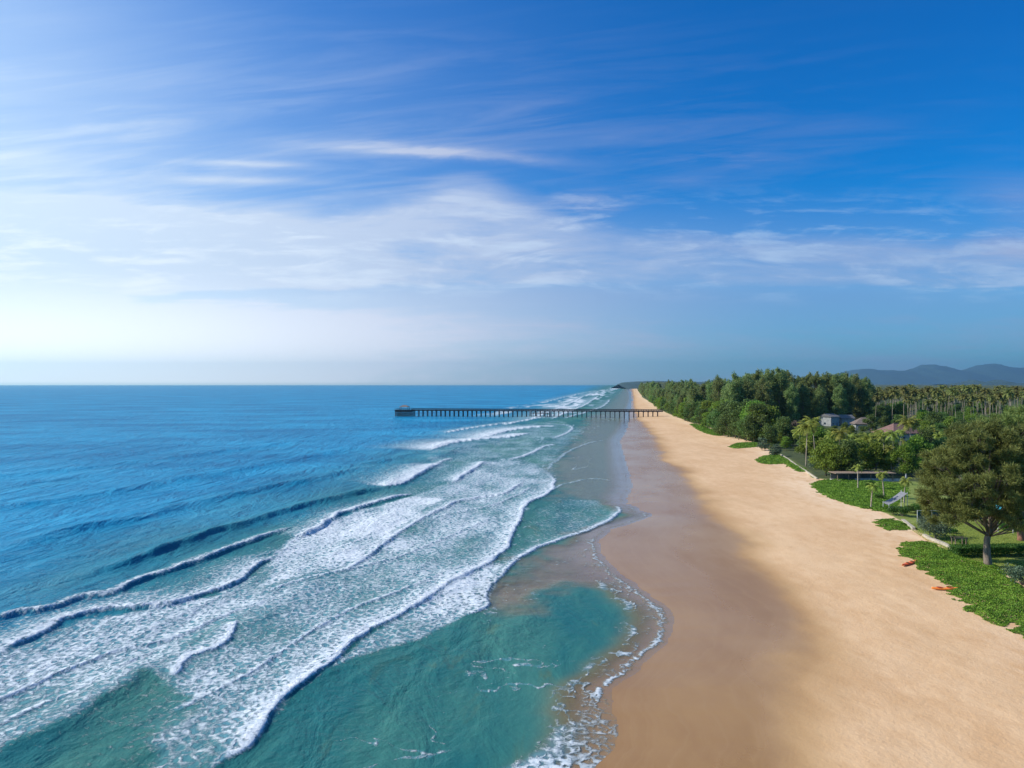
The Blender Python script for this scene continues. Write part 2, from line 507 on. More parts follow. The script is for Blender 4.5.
def land_material():
    m, nt, bs, _ = new_mat('beach sand and turf')
    c = coords(nt); w, ln, vn, sd = attr(nt, 'wet'), attr(nt, 'lawn'), attr(nt, 'vine'), attr(nt, 'sd')
    n_big = noise(nt, scl(nt, c, (1, 0.5, 1)), 0.07, 6, 0.6)
    n_mid = noise(nt, scl(nt, c, (1, 0.6, 1)), 0.5, 7, 0.65, 0.4)
    n_fine = noise(nt, c, 9.0, 5, 0.7)
    n_foot = noise(nt, c, 2.2, 4, 0.6)
    dry = mixc(nt, (n_big * 0.6 + n_mid * 0.5 - 0.05).step(0.3, 0.68), (0.56, 0.34, 0.17), (0.70, 0.475, 0.275))
    dry = mixc(nt, n_fine.step(0.35, 0.75) * 0.25, dry, (0.58, 0.38, 0.22))
    stre = noise(nt, scl(nt, c, (0.30, 0.045, 1)), 1.0, 6, 0.6, 0.5)
    dry = mixc(nt, stre.step(0.45, 0.7) * 0.35, dry, (0.52, 0.325, 0.165))
    # pale berm close to the vegetation
    dry = mixc(nt, ((-ln).step(14.0, 0.0)) * n_mid.step(0.3, 0.6) * 0.55, dry, (0.78, 0.60, 0.42))
    wetc = mixc(nt, n_big.step(0.3, 0.7), (0.29, 0.152, 0.045), (0.38, 0.215, 0.066))
    rip = noise(nt, xyz(nt, sd * 0.9 + (n_big - 0.5) * 7.0, 0.0, 0.0), 1.0, 4, 0.7)
    wetc = mixc(nt, rip.step(0.42, 0.7) * 0.35, wetc, (0.39, 0.23, 0.085))
    wn = (w + (n_mid - 0.5) * 0.35 * w.gauss(0.5, 0.35)).clamp()
    sand = mixc(nt, wn, dry, wetc)
    turf = mixc(nt, n_mid.step(0.3, 0.7), (0.13, 0.18, 0.03), (0.24, 0.28, 0.06))
    turf = mixc(nt, n_fine.step(0.4, 0.7) * 0.4, turf, (0.10, 0.14, 0.03))
    turf = mixc(nt, (n_big * 1.0 + n_foot * 0.4).step(0.78, 0.95) * 0.7, turf, (0.26, 0.23, 0.10))
    edge = (ln + (n_foot - 0.5) * 2.2).step(-0.2, 0.25)
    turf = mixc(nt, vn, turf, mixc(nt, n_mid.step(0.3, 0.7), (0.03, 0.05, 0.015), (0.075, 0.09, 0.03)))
    c1 = mixc(nt, edge, sand, turf)
    setin(nt, bs, 'Base Color', c1)
    film = (sd.step(42.0, 2.0) * 0.68 + n_big.step(0.35, 0.6) * 0.25) * w.step(0.4, 1.0)
    rough = (0.92 - w.step(0.25, 0.95) * 0.42 - film * 0.33) .f('MAXIMUM', edge * 0.9)
    setin(nt, bs, 'Roughness', rough)
    setin(nt, bs, 'Specular IOR Level', 0.32 + film * 0.35)
    ft = noise(nt, c, 1.1, 6, 0.72)
    hgt = (n_fine * 0.01 + n_foot * 0.035 + ft * 0.075) * (1.0 - wn * 0.965) + rip * wn * 0.014 + n_foot * wn * 0.004
    bump(nt, bs, hgt, 1.0, 1.0)
    return m


M['land'] = land_material()
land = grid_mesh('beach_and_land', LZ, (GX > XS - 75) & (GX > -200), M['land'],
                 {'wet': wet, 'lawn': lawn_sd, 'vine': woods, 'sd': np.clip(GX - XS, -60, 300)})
tag(land, kind='structure')

# ------------------------------------------------------------------ sea
rs = np.random.default_rng(3)
Z = np.zeros(GX.shape)
DS = XS - GX                                     # metres to the waterline
NB = GX + 0 * GY
wn_ = (fbm(GX / 60, GY / 60, 2, 11) - 0.5)
for L, A, ang, ph in [(34, 0.30, 8, 0.3), (23, 0.20, 15, 2.0), (15, 0.11, -4, 1.1), (11, 0.085, 24, 4.0), (8, 0.06, 2, 0.5), (6, 0.05, 33, 2.2),
                      (4.4, 0.035, 12, 3.3), (3.1, 0.028, 40, 5.0), (2.3, 0.02, -12, 1.0)]:
    a = math.radians(ang); k = 2 * math.pi / L
    wl = fbm(GX / (L * 2.2), GY / (L * 3.5), 2, int(L * 7)) * 6.0
    damp = sst(L / np.maximum(CELL, 1e-3), 2.5, 5) * sst(DS, 6, 60 if L > 9 else 25) * (0.35 + 1.3 * fbm(GX / 50, GY / 90, 2, int(L)))
    s = 0.5 + 0.5 * np.sin(k * (GX * math.cos(a) - GY * math.sin(a)) + ph + wl)
    Z += A * (s ** 1.7 - 0.35) * damp

FO = np.zeros(GX.shape)                          # foam cover
WAVES = [  # plan line, height, front, back, crest foam, trail foam, trail length
    ([(-60, 646), (0, 621), (51, 610), (78, 600), (113, 595), (137, 583), (180, 569), (206, 559), (240, 546), (280, 533), (310, 524)], .7, .55, 3.5, .75, .3, 3, (1, .55)),
    ([(-60, 690), (0, 655), (23, 643), (51, 630), (74, 620), (105, 612), (145, 608), (176, 602), (207, 593), (234, 583), (254, 567), (273, 559), (300, 548)], .58, .45, 3.0, .9, .8, 8, (1, 1)),
    ([(284, 541), (308, 533), (324, 524), (336, 516), (352, 511), (378, 503), (400, 497), (418, 492)], .7, .6, 3.0, 1.0, .75, 7, (1, 1)),
    ([(60, 584), (120, 566), (164, 552), (211, 534), (242, 526), (273, 516), (312, 505), (336, 499), (370, 491), (392, 486)], 1.0, .9, 3.5, .0, .0, 4, (0, 0)),
    ([(-40, 558), (31, 541), (78, 529), (133, 520), (176, 508), (219, 499), (273, 487), (305, 481), (352, 470), (395, 459)], .8, 2.0, 4.5, 0, 0, 3, (0, 0)),
    ([(-40, 512), (40, 503), (110, 492), (176, 480), (273, 464), (332, 452), (395, 441)], .7, 2.6, 5, 0, 0, 3, (0, 0)),
    ([(-40, 480), (60, 470), (160, 459), (260, 446), (350, 436)], .55, 3, 6, 0, 0, 3, (0, 0)),
    ([(340, 573), (351, 568), (378, 552), (394, 537), (429, 517), (456, 503), (480, 498), (503, 494), (519, 485), (525, 476)], .38, .4, 2.2, .95, .75, 6, (1, 1)),
    ([(150, 830), (213, 768), (250, 744), (270, 716), (289, 695), (312, 673), (332, 660), (367, 630), (400, 615), (430, 598), (456, 580), (484, 566),
      (503, 552), (513, 537), (519, 521), (527, 505), (546, 496), (555, 484), (549, 474), (530, 466)], .4, .45, 2.5, 1.1, .8, 11, (1, 1)),
    ([(440, 622), (470, 615), (490, 606), (487, 598), (495, 584), (511, 566), (534, 550), (554, 543), (581, 533), (605, 523), (618, 515), (618, 508), (608, 501)], .3, .3, 2.0, .85, .6, 4, (1, 1)),
    ([(160, 684), (187, 663), (219, 650), (230, 641), (235, 632), (236, 620)], .45, .4, 2.5, 1.0, .8, 5, (1, 1)),
    ([(-60, 790), (0, 753), (39, 737), (78, 716), (101, 700), (129, 677), (146, 659)], .45, 1.6, 3.0, .35, .6, 7, (.6, .6)),
    ([(378, 488), (402, 484), (421, 474), (444, 462)], .8, .8, 6.0, 1.2, 1.0, 14, (1, 1)),
    ([(450, 485), (468, 474), (478, 467), (487, 461)], .7, .7, 5.0, 1.1, .8, 10, (1, 1)),
    ([(425, 452), (450, 444), (478, 440), (512, 437), (535, 432)], .7, 1.0, 9.0, 1.1, 1.0, 26, (1, 1)),
    ([(478, 440), (505, 432), (530, 428), (560, 426)], .7, 1.2, 10, 1.1, .95, 30, (1, 1)),
    ([(505, 462), (528, 455), (545, 447), (560, 444)], .4, .8, 6, .85, .5, 9, (1, 1)),
    ([(550, 440), (568, 433), (572, 427), (560, 424)], .4, 1.0, 7, .8, .5, 12, (1, 1)),
    ([(400, 470), (430, 461), (462, 449), (480, 446)], .5, 1.0, 6, .3, .3, 6, (1, 1)),
    ([(225, 562), (262, 556), (300, 544)], .2, .5, 2, .5, .5, 4, (1, 1)),
    ([(330, 470), (390, 460), (420, 452)], .6, 2, 5, 0, 0, 6, (1, 1)),
    ([(560, 420), (600, 408), (612, 398)], .5, 2, 12, .8, .45, 25, (1, 1)),
    ([(548, 421), (585, 405), (600, 395)], .5, 2, 12, .9, .6, 30, (1, 1)),
    ([(520, 424), (560, 408), (588, 395), (604, 390)], .5, 2, 14, .9, .6, 35, (1, 1)),
    ([(150, 722), (200, 700), (250, 672), (300, 640), (350, 610), (400, 592), (450, 572), (495, 556)], .16, .3, 1.6, .72, .35, 3, (1, 1)),
    ([(230, 602), (290, 585), (340, 572), (390, 560), (430, 545), (470, 528), (500, 512)], .2, .3, 1.8, .75, .4, 4, (1, 1)),
    ([(-40, 716), (0, 700), (60, 672), (120, 650), (170, 640), (220, 618), (270, 600)], .2, .35, 1.8, .78, .45, 4, (1, 1)),
    ([(-40, 745), (20, 715), (80, 690), (130, 662), (160, 650)], .16, .3, 1.5, .7, .4, 3, (1, 1)),
    ([(250, 700), (300, 668), (350, 640), (395, 612), (440, 590)], .12, .3, 1.3, .66, .3, 2.5, (1, 1)),
    ([(300, 560), (350, 545), (380, 530), (420, 512)], .18, .3, 1.8, .85, .4, 4, (1, 1)),
    ([(420, 522), (460, 512), (495, 505), (520, 494), (535, 484)], .2, .4, 2.2, .75, .4, 5, (1, 1)),
    ([(440, 434), (480, 427), (520, 422)], .5, 1.2, 9, .95, .6, 16, (1, 1)),
    ([(500, 426), (540, 418), (578, 411)], .5, 1.2, 10, .95, .6, 18, (1, 1)),
    ([(395, 480), (430, 467), (455, 457)], .45, .8, 5, .8, .5, 8, (1, 1)),
    ([(530, 502), (560, 487), (590, 479), (615, 482)], .16, .5, 2.5, .62, .3, 5, (1, 1)),
    ([(545, 474), (562, 456), (590, 443), (612, 440)], .2, .6, 4, .6, .3, 6, (1, 1)),
    ([(540, 404), (575, 395), (600, 390)], .6, 3, 16, .8, .5, 40, (1, 1)),
]
jit = (fbm(GX / 2.2, GY / 2.2, 3, 21) - 0.5) * 0.7 + (fbm(GX / 8, GY / 8, 2, 25) - 0.5) * 1.6
for pts, A, wf, wb, cf, tf, TL, ends in WAVES:
    w = ats(smooth_line(pts, 5))
    mg = max(4 * wb, 3 * TL) + 4
    m = (GX > w[:, 0].min() - mg) & (GX < w[:, 0].max() + mg) & (GY > w[:, 1].min() - mg) & (GY < w[:, 1].max() + mg)
    if not m.any(): continue
    d, s, t = line_sd(GX[m], GY[m], w)
    s = s + jit[m] * min(1.0, wb / 3)
    end = sst(t, 0, .16) * sst(1 - t, 0, .16)
    end_f = np.maximum(end, 0.0)
    along = 0.7 + 0.6 * fbm(GX[m] / 5, GY[m] / 5, 2, 31)
    prof = np.where(s > 0, np.exp(-(s / wf) ** 2), np.exp(-(s / wb) ** 2))
    Z[m] = Z[m] * (1 - 0.5 * prof * end) + A * prof * end * along
    cw = 0.55 + wb * 0.12
    ef = 1 - (1 - end)**2
    crest = cf * ef * np.where(s > 0, np.exp(-(s / (cw * .5)) ** 2), np.exp(-(s / (cw * 1.6)) ** 2))
    trail = tf * ef * np.where(s > 0, 0, np.exp(s / TL)) * sst(-s, -.1, .5)
    FO[m] = np.maximum(FO[m], np.maximum(crest, trail))

near = (GY < 700)
NX, NY = GX[near], GY[near]


def zone(pts, val, soft, base=None):
    sd = poly_sd(NX, NY, ats(pts))
    return val * sst(sd + (fbm(NX / 4, NY / 4, 3, 41) - .5) * soft, -soft * .5, soft * .5)


Fz = np.zeros(NX.shape)
lumpy = 0.42 + 1.05 * fbm(NX / 7, NY / 12, 4, 51)
Fz = np.maximum(Fz, lumpy * zone([(-80, 700), (0, 657), (75, 622), (145, 609), (207, 595), (254, 569), (300, 547), (340, 520), (413, 496), (450, 480), (480, 462), (530, 460),
      (553, 474), (556, 484), (527, 505), (515, 537), (503, 552), (456, 580), (400, 615), (367, 630), (312, 673), (270, 716), (213, 768), (150, 840), (110, 840),
      (140, 768), (150, 742), (196, 712), (178, 694), (146, 678), (101, 703), (39, 739), (-80, 800)], .57, 3))
Fz = np.maximum(Fz, lumpy * zone([(284, 541), (324, 524), (352, 512), (413, 496), (445, 500), (394, 537), (378, 552), (351, 568), (300, 580), (254, 590)], .8, 3))
Fz = np.maximum(Fz, lumpy * zone([(300, 690), (335, 668), (375, 652), (420, 640), (455, 624), (488, 606), (487, 595), (511, 566), (490, 562), (456, 580), (400, 615), (340, 655)], .68, 2.0))
Fz = np.maximum(Fz, lumpy * zone([(-60, 700), (0, 655), (74, 620), (140, 609), (180, 585), (113, 597), (60, 612), (-60, 650)], .45, 2.5))
Fz = np.maximum(Fz, lumpy * zone([(519, 540), (530, 515), (556, 498), (600, 500), (615, 515), (580, 533), (534, 550)], .34, 3))
Fz = np.maximum(Fz, lumpy * zone([(420, 455), (470, 430), (560, 420), (585, 430), (560, 455), (560, 480), (470, 480), (440, 475)], .4, 6))
Fz = np.maximum(Fz, lumpy * zone([(395, 492), (440, 463), (500, 458), (500, 490), (440, 500)], .42, 4))
Fz = np.maximum(Fz, lumpy * zone([(440, 800), (500, 768), (540, 750), (575, 722), (596, 702), (607, 700), (625, 730), (612, 770), (580, 830)], .72, 2.0))
FO[near] = np.maximum(FO[near], Fz)
# washed back foam on the dark swell bottom left, small streaks of foam
fil = 1 - sst(np.abs(fbm(GX / 5 + 1.5 * fbm(GX / 3, GY / 3, 2, 66), GY / 9, 4, 62) - .5), 0.0, .035)
FO = np.maximum(FO, .50 * fil * sst(fbm(GX / 12, GY / 18, 3, 61), .5, .66) * (DS > 2) * (DS < 60) * (GY < 400))
# lace along the water's edge
lace = np.exp(-((DS - 0.25 - 1.3 * fbm(GX / 2, GY / 2, 3, 71)) / 0.65) ** 2) * (0.40 + 0.5 * fbm(GX / 5, GY / 5, 3, 73))
lace = np.maximum(lace, .42 * sst(DS, -.3, .6) * (1 - sst(DS, 1.5, 6)) * sst(fbm(GX / 4, GY / 5, 3, 79), .42, .6))
lace *= np.where(GY < 135, 1.0, np.where(GY < 175, .8, .45 * sst(900 - GY, 0, 500)))
lace2 = np.exp(-((DS - 3.2 - 2.5 * fbm(GX / 4, GY / 4, 3, 75)) / 0.8) ** 2) * 0.55 * (GY < 110) * sst(fbm(GX / 5, GY / 5, 2, 77), .4, .6)
FO = np.maximum(FO, np.maximum(lace, lace2))
lace3 = .62 * (1 - sst(np.abs(fbm(GX / 2.2, GY / 2.6, 3, 96) - .5), 0.0, .06)) * sst(DS, -.2, .8) * (1 - sst(DS, 3, 9)) * (GY < 135)
FO = np.maximum(FO, lace3)
# far surf: broken lines parallel to the coast
bandf = sst(DS, 30, 70) * (1 - sst(DS, 120, 190)) * sst(GY, 480, 800) * (1 - sst(GY, 5000, 9000))
ridg = 1 - np.abs(2 * fbm((GX - XS) / 26 + 3 * fbm(GX / 90, GY / 200, 2, 83), GY / 120, 3, 81) - 1) * 3.2
FO = np.maximum(FO, np.clip(ridg, 0, 1) * bandf * 0.95)
ridg2 = 1 - np.abs(2 * fbm((GX - XS) / 7 + 2.0 * fbm(GX / 22, GY / 40, 2, 87), GY / 45, 3, 85) - 1) * 9
FO = np.maximum(FO, .6 * np.clip(ridg2, 0, 1) * sst(DS, 5, 18) * (1 - sst(DS, 60, 100)) * sst(GY, 150, 220) * (1 - sst(GY, 600, 900)) * sst(fbm(GX / 15, GY / 30, 2, 89), .35, .6))
# wind slicks far out: streaks of old foam
slick = sst(fbm(GX / 240, GY / 60 + 2 * fbm(GX / 300, GY / 200, 2, 93), 4, 91), .60, .68)
FO = np.maximum(FO, .10 * slick * sst(DS, 70, 160) * (GY > 250) * (GY < 1500))

# how shallow the water is: 0 = a film over the sand, 1 = deep enough to hide it
DEP = sst(DS, -0.3, 8.5)
flm = np.zeros(GX.shape)
flm[near] = np.maximum(
    zone([(488, 606), (487, 596), (500, 578), (520, 560), (556, 545), (590, 532), (625, 518), (660, 514), (612, 540), (606, 560), (628, 585), (600, 580), (560, 590), (520, 606)], 1.0, 15),
    zone([(556, 498), (545, 470), (575, 440), (590, 415), (700, 415), (680, 520), (610, 505), (585, 500)], .6, 14))
flm = np.maximum(flm, .6 * (GY > 680) * (1 - sst(DS, 10, 60)))
DEP2 = np.clip(DEP * (1 - .62 * flm), 0, 1)
TEAL = 1 - sst(DS, 35 + 0.02 * GY, 120 + 0.05 * GY)

SZ = LZ
calm = sst(DS, 0.0, 9) * 0.85 + 0.15
Zw = np.maximum(Z * calm * np.where(flm > .3, .8, 1), 0) * 1.0 + np.minimum(Z, 0) * calm * .6 + 0.03
Zw = np.maximum(Zw, SZ + 0.012)


def sea_material():
    m, nt, bs, out = new_mat('sea water and foam')
    c = coords(nt)
    fo, dep, teal, flm_, ds = attr(nt, 'foam'), attr(nt, 'depth'), attr(nt, 'teal'), attr(nt, 'film'), attr(nt, 'ds')
    # foam lace: cells stretched along the crests
    dn = noise(nt, c, 0.9, 3, 0.5)
    cs = scl(nt, c, (1.0, 0.72, 0.0))
    cv = nt.nodes.new('ShaderNodeVectorMath'); cv.operation = 'ADD'
    nt.links.new(cs.k, cv.inputs[0]); nt.links.new(xyz(nt, dn * 1.6, dn * -1.2, 0.0).k, cv.inputs[1])
    vo = nt.nodes.new('ShaderNodeTexVoronoi'); vo.feature = 'DISTANCE_TO_EDGE'; vo.inputs['Scale'].default_value = 1.15
    nt.links.new(cv.outputs[0], vo.inputs['Vector'])
    vd = V(nt, vo.outputs['Distance']).step(0.42, 0.0)
    fz = noise(nt, scl(nt, c, (0.75, 1.0, 0.0)), 1.75, 7, 0.7, 0.5)
    fz2 = noise(nt, scl(nt, c, (1, 0.6, 1)), 0.55, 4, 0.6)
    pat = vd * 0.22 + fz * 0.72 + fz2 * 0.22 - 0.04
    cov = (pat + fo * 0.46 - 0.80).step(-0.06, 0.15) * (0.64 + fo.step(0.45, 0.9) * 0.36)
    cov = cov * fo.step(0.02, 0.12)
    # water body
    bign = noise(nt, scl(nt, c, (0.6, 1.0, 1)), 0.016, 7, 0.68)
    medn = noise(nt, scl(nt, c, (1, 0.35, 1)), 0.06, 5, 0.6)
    deep = mixc(nt, bign.step(0.35, 0.65), (0.002, 0.16, 0.33), (0.012, 0.27, 0.48))
    tl = mixc(nt, medn.step(0.35, 0.7), (0.018, 0.125, 0.125), (0.06, 0.20, 0.165))
    body = mixc(nt, (teal + (medn - 0.5) * 0.3).clamp(), deep, tl)
    murk = mixc(nt, (dep * 1.0).step(0.35, 1.0), (0.20, 0.165, 0.085), body)
    murk = mixc(nt, (noise(nt, scl(nt, c, (1.3, 0.5, 1)), 0.16, 4, 0.6, 0.7).step(0.56, 0.70)) * teal * ds.step(45.0, 10.0) * 0.4, murk, (0.12, 0.14, 0.06))
    milk = mixc(nt, fo.step(0.2, 0.7) * 0.75, murk, (0.13, 0.30, 0.38))          # air bubbles stirred in round the foam
    foamc = mixc(nt, fz.step(0.3, 0.7), (0.40, 0.50, 0.58), (0.80, 0.82, 0.83))
    col = mixc(nt, cov, milk, foamc)
    setin(nt, bs, 'Base Color', col)
    setin(nt, bs, 'Roughness', (cov * 0.7 + 0.17 + bign.step(0.4, 0.7) * 0.05))
    bs.inputs['IOR'].default_value = 1.333; bs.inputs['Specular IOR Level'].default_value = 0.0
    r1 = noise(nt, scl(nt, c, (0.75, 1.0, 1)), 0.9, 5, 0.6, 0.15)
    r2 = noise(nt, scl(nt, c, (0.8, 0.4, 1)), 0.28, 4, 0.6, 0.6)
    r3 = noise(nt, scl(nt, c, (0.8, 0.5, 1)), 5.0, 3, 0.6)
    amp = ds.step(0.0, 25.0) * 0.8 + 0.2
    amp = amp * (1.0 - flm_ * 0.72) * (1.0 - teal * 0.42)
    r0 = noise(nt, scl(nt, c, (0.9, 0.3, 1)), 0.11, 4, 0.6, 0.8)
    hgt = (r1 * 0.36 + r2 * 0.95 + r3 * 0.045 + r0 * 1.8 * ds.step(15.0, 90.0)) * amp * 1.15 + cov * 0.10 + fz * cov * 0.12
    bump(nt, bs, hgt, 1.0, 1.0)
    tr = nt.nodes.new('ShaderNodeBsdfTransparent'); tr.inputs['Color'].default_value = (0.93, 0.96, 0.95, 1)
    gl = nt.nodes.new('ShaderNodeMixShader')
    # clear film: the gloss stays, the body fades
    g2 = nt.nodes.new('ShaderNodeBsdfGlossy'); g2.inputs['Roughness'].default_value = 0.12
    fr = nt.nodes.new('ShaderNodeFresnel'); fr.inputs['IOR'].default_value = 1.333
    gm = nt.nodes.new('ShaderNodeNewGeometry')
    bmp = bs.inputs['Normal'].links[0].from_socket
    nt.links.new(bmp, fr.inputs['Normal']); nt.links.new(bmp, g2.inputs['Normal'])
    nt.links.new((V(nt, fr.outputs[0]) * (1.0 - V(nt, gm.outputs['Backfacing']))).k, gl.inputs[0]); nt.links.new(tr.outputs[0], gl.inputs[1]); nt.links.new(g2.outputs[0], gl.inputs[2])
    mx = nt.nodes.new('ShaderNodeMixShader')
    al = (dep.step(0.0, 0.75) * 1.0 + cov).clamp() * (1.0 - (1.0 - cov) * flm_ * 0.35)
    g3 = nt.nodes.new('ShaderNodeBsdfGlossy'); nt.links.new(bmp, g3.inputs['Normal'])
    nt.links.new((0.16 + bign.step(0.4, 0.7) * 0.08).k, g3.inputs['Roughness'])
    wm = nt.nodes.new('ShaderNodeMixShader')                   # wind roughened water mirrors far less than a still pool
    nsp = nt.nodes.new('ShaderNodeSeparateXYZ'); nt.links.new(gm.outputs['Normal'], nsp.inputs[0])
    steep = (1.0 - V(nt, nsp.outputs[2])).step(0.003, 0.16)
    nt.links.new((V(nt, fr.outputs[0]).f('MINIMUM', 0.42) * (0.42 + flm_ * 0.5) * (1.0 - cov) * (1.0 - steep * 0.75)).k, wm.inputs[0])
    tl_ = nt.nodes.new('ShaderNodeBsdfTranslucent'); tl_.inputs['Color'].default_value = (0.04, 0.26, 0.24, 1)   # sun shining through a wave face
    tm = nt.nodes.new('ShaderNodeMixShader'); nt.links.new(((1.0 - V(nt, nsp.outputs[2])).step(0.10, 0.4) * 0.25 * (1.0 - cov * 0.8)).k, tm.inputs[0])
    nt.links.new(bs.outputs[0], tm.inputs[1]); nt.links.new(tl_.outputs[0], tm.inputs[2])
    nt.links.new(tm.outputs[0], wm.inputs[1]); nt.links.new(g3.outputs[0], wm.inputs[2])
    nt.links.new(al.k, mx.inputs[0]); nt.links.new(gl.outputs[0], mx.inputs[1]); nt.links.new(wm.outputs[0], mx.inputs[2])
    nt.links.new(mx.outputs[0], out.inputs['Surface'])
    return m


M['sea'] = sea_material()
sea = grid_mesh('sea', Zw, GX < XS + 0.4, M['sea'], {'foam': np.clip(FO, 0, 1.3), 'depth': DEP2, 'teal': TEAL, 'film': flm, 'ds': np.clip(DS, -5, 300)})
tag(sea, kind='structure')

# ------------------------------------------------------------------ hills and the wooded plain
def hills(name, prof, Y, depth, seed, mat):
    p = np.array(prof, float)
    us = np.arange(p[0, 0], p[-1, 0] + .1, 2.0); top = np.interp(us, p[:, 0], p[:, 1])
    X = (us - 512) * Y / F; Zt = (H + (HZ - top) * Y / F) * (1 + .10 * (fbm(us / 7, us * 0, 4, seed) - .5) + .05 * (fbm(us / 2.2, us * 0, 2, seed + 5) - .5))
    rows = 14; vs = []
    for r in range(rows):
        t = r / (rows - 1) * 2 - 1
        sh = (1 - abs(t)) ** 0.8
        yy_ = Y + t * depth
        zz_ = Zt * sh * (1 - 0.45 * (1 - sh) * fbm(X / (depth * .3), np.full_like(X, yy_) / (depth * .3), 3, seed) * 2)
        if abs(t) < 1e-9: zz_ = Zt
        vs.append(np.stack([X, np.full_like(X, yy_), np.maximum(zz_, 0) - 3 * (abs(t) > .99)], 1))
    n = len(us); v = np.concatenate(vs); i = np.arange(rows * n).reshape(rows, n)
    fc = np.stack([i[:-1, :-1].ravel(), i[:-1, 1:].ravel(), i[1:, 1:].ravel(), i[1:, :-1].ravel()], 1)
    return tag(obj(name, mesh_np(name, v, fc), mat, smooth=True), kind='structure')


M['hillwood'] = plain('wooded hillside', (0.02, 0.05, 0.055), (0.035, 0.075, 0.075), 0.004, 0.95)  # bluish base colour: some of the distance haze is put into it
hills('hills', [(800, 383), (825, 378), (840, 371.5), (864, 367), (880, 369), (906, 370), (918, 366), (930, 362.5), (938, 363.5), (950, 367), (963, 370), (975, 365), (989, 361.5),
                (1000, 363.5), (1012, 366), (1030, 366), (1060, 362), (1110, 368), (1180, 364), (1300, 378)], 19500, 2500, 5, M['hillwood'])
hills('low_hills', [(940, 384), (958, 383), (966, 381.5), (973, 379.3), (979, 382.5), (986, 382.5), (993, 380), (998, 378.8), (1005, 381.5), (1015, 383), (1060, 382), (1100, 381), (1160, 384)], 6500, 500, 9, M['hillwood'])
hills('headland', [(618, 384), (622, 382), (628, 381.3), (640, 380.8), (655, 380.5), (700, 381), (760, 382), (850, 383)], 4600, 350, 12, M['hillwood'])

# far wood: a canopy that reads as one mass
yr = np.exp(np.linspace(math.log(820), math.log(13000), 210)); ur = np.arange(630, 1460, 1.7)
CU, CY = np.meshgrid(ur, yr); CX = (CU - 512) * CY / F
inl = CX - Xv(CY)
bmp_ = np.clip(fbm(CX / 11, CY / 11, 2, 101) * 1.4 - .3, 0, 1)
hgt_ = 15 + 8 * bmp_ + 7 * (fbm(CX / 160, CY / 160, 3, 103) - .3) + 14 * (1 - sst(inl, 60, 190)) * sst(CY, 900, 1500)
hgt_ *= sst(inl, 4, 22) * sst(CY, 815, 860)
i = np.arange(CX.size).reshape(CX.shape)
kp = inl[:-1, :-1] > 2
fc = np.stack([i[:-1, :-1][kp], i[:-1, 1:][kp], i[1:, 1:][kp], i[1:, :-1][kp]], 1)
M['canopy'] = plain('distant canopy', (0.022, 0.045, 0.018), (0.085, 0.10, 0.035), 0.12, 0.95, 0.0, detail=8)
fw = obj('distant_wood', mesh_np('distant_wood', np.stack([CX, CY, hgt_ - 2], -1).reshape(-1, 3), fc), M['canopy'])
tag(fw, 'far green wood stretching to the foot of the blue hills', 'wood', kind='stuff')

# ------------------------------------------------------------------ plants
def unit(n, rng):
    v = rng.normal(size=(n, 3)); return v / np.linalg.norm(v, axis=1, keepdims=True)


def leaves(cen, out, length, width, rng, droop=0.0, spread=1.0, jitter=0.8):
    n = len(cen)
    a = out * spread + unit(n, rng) * jitter + np.array([0, 0, -droop])
    a /= np.linalg.norm(a, axis=1, keepdims=True) + 1e-9
    b = np.cross(a, unit(n, rng)); b /= np.linalg.norm(b, axis=1, keepdims=True) + 1e-9
    l = length * (0.6 + 0.8 * rng.random((n, 1))) * .5; w = width * (0.6 + 0.8 * rng.random((n, 1))) * .5
    v = np.stack([cen - a * l, cen + b * w, cen + a * l, cen - b * w], 1).reshape(-1, 3)
    return v


def quads(v): return np.arange(len(v), dtype=np.int32).reshape(-1, 4)


def clump_leaves(clumps, per, length, width, rng, droop=0, spread=1.0, jitter=.8, shell=.45):
    C_, O_ = [], []
    for (c, r) in clumps:
        n = max(6, int(per * (r[0] * r[1] * r[2]) ** (2 / 3)))
        d = unit(n, rng); rad = rng.random((n, 1)) ** shell
        rad = rad * (1 + 0.18 * rng.normal(size=(n, 1)))
        C_.append(np.array(c) + d * rad * np.array(r)); O_.append(d)
    c = np.concatenate(C_); o = np.concatenate(O_)
    return leaves(c, o, length, width, rng, droop, spread, jitter)


def make_tree(name, label, cat, clumps, trunk, leafargs, lmat, bmat, seed, limbs=()):
    rng = np.random.default_rng(seed)
    root = thing(name, (0, 0, -500), label, cat)
    mb = MB(); mb.tube(*trunk)
    for lb in limbs: mb.tube(*lb)
    t = mb.build('trunk', bmat, root, smooth=True)
    v = clump_leaves(clumps, rng=rng, **leafargs)
    c = obj('crown', mesh_np('crown', v, quads(v)), lmat, root)
    KIDS[root.name] = [t, c]
    return root


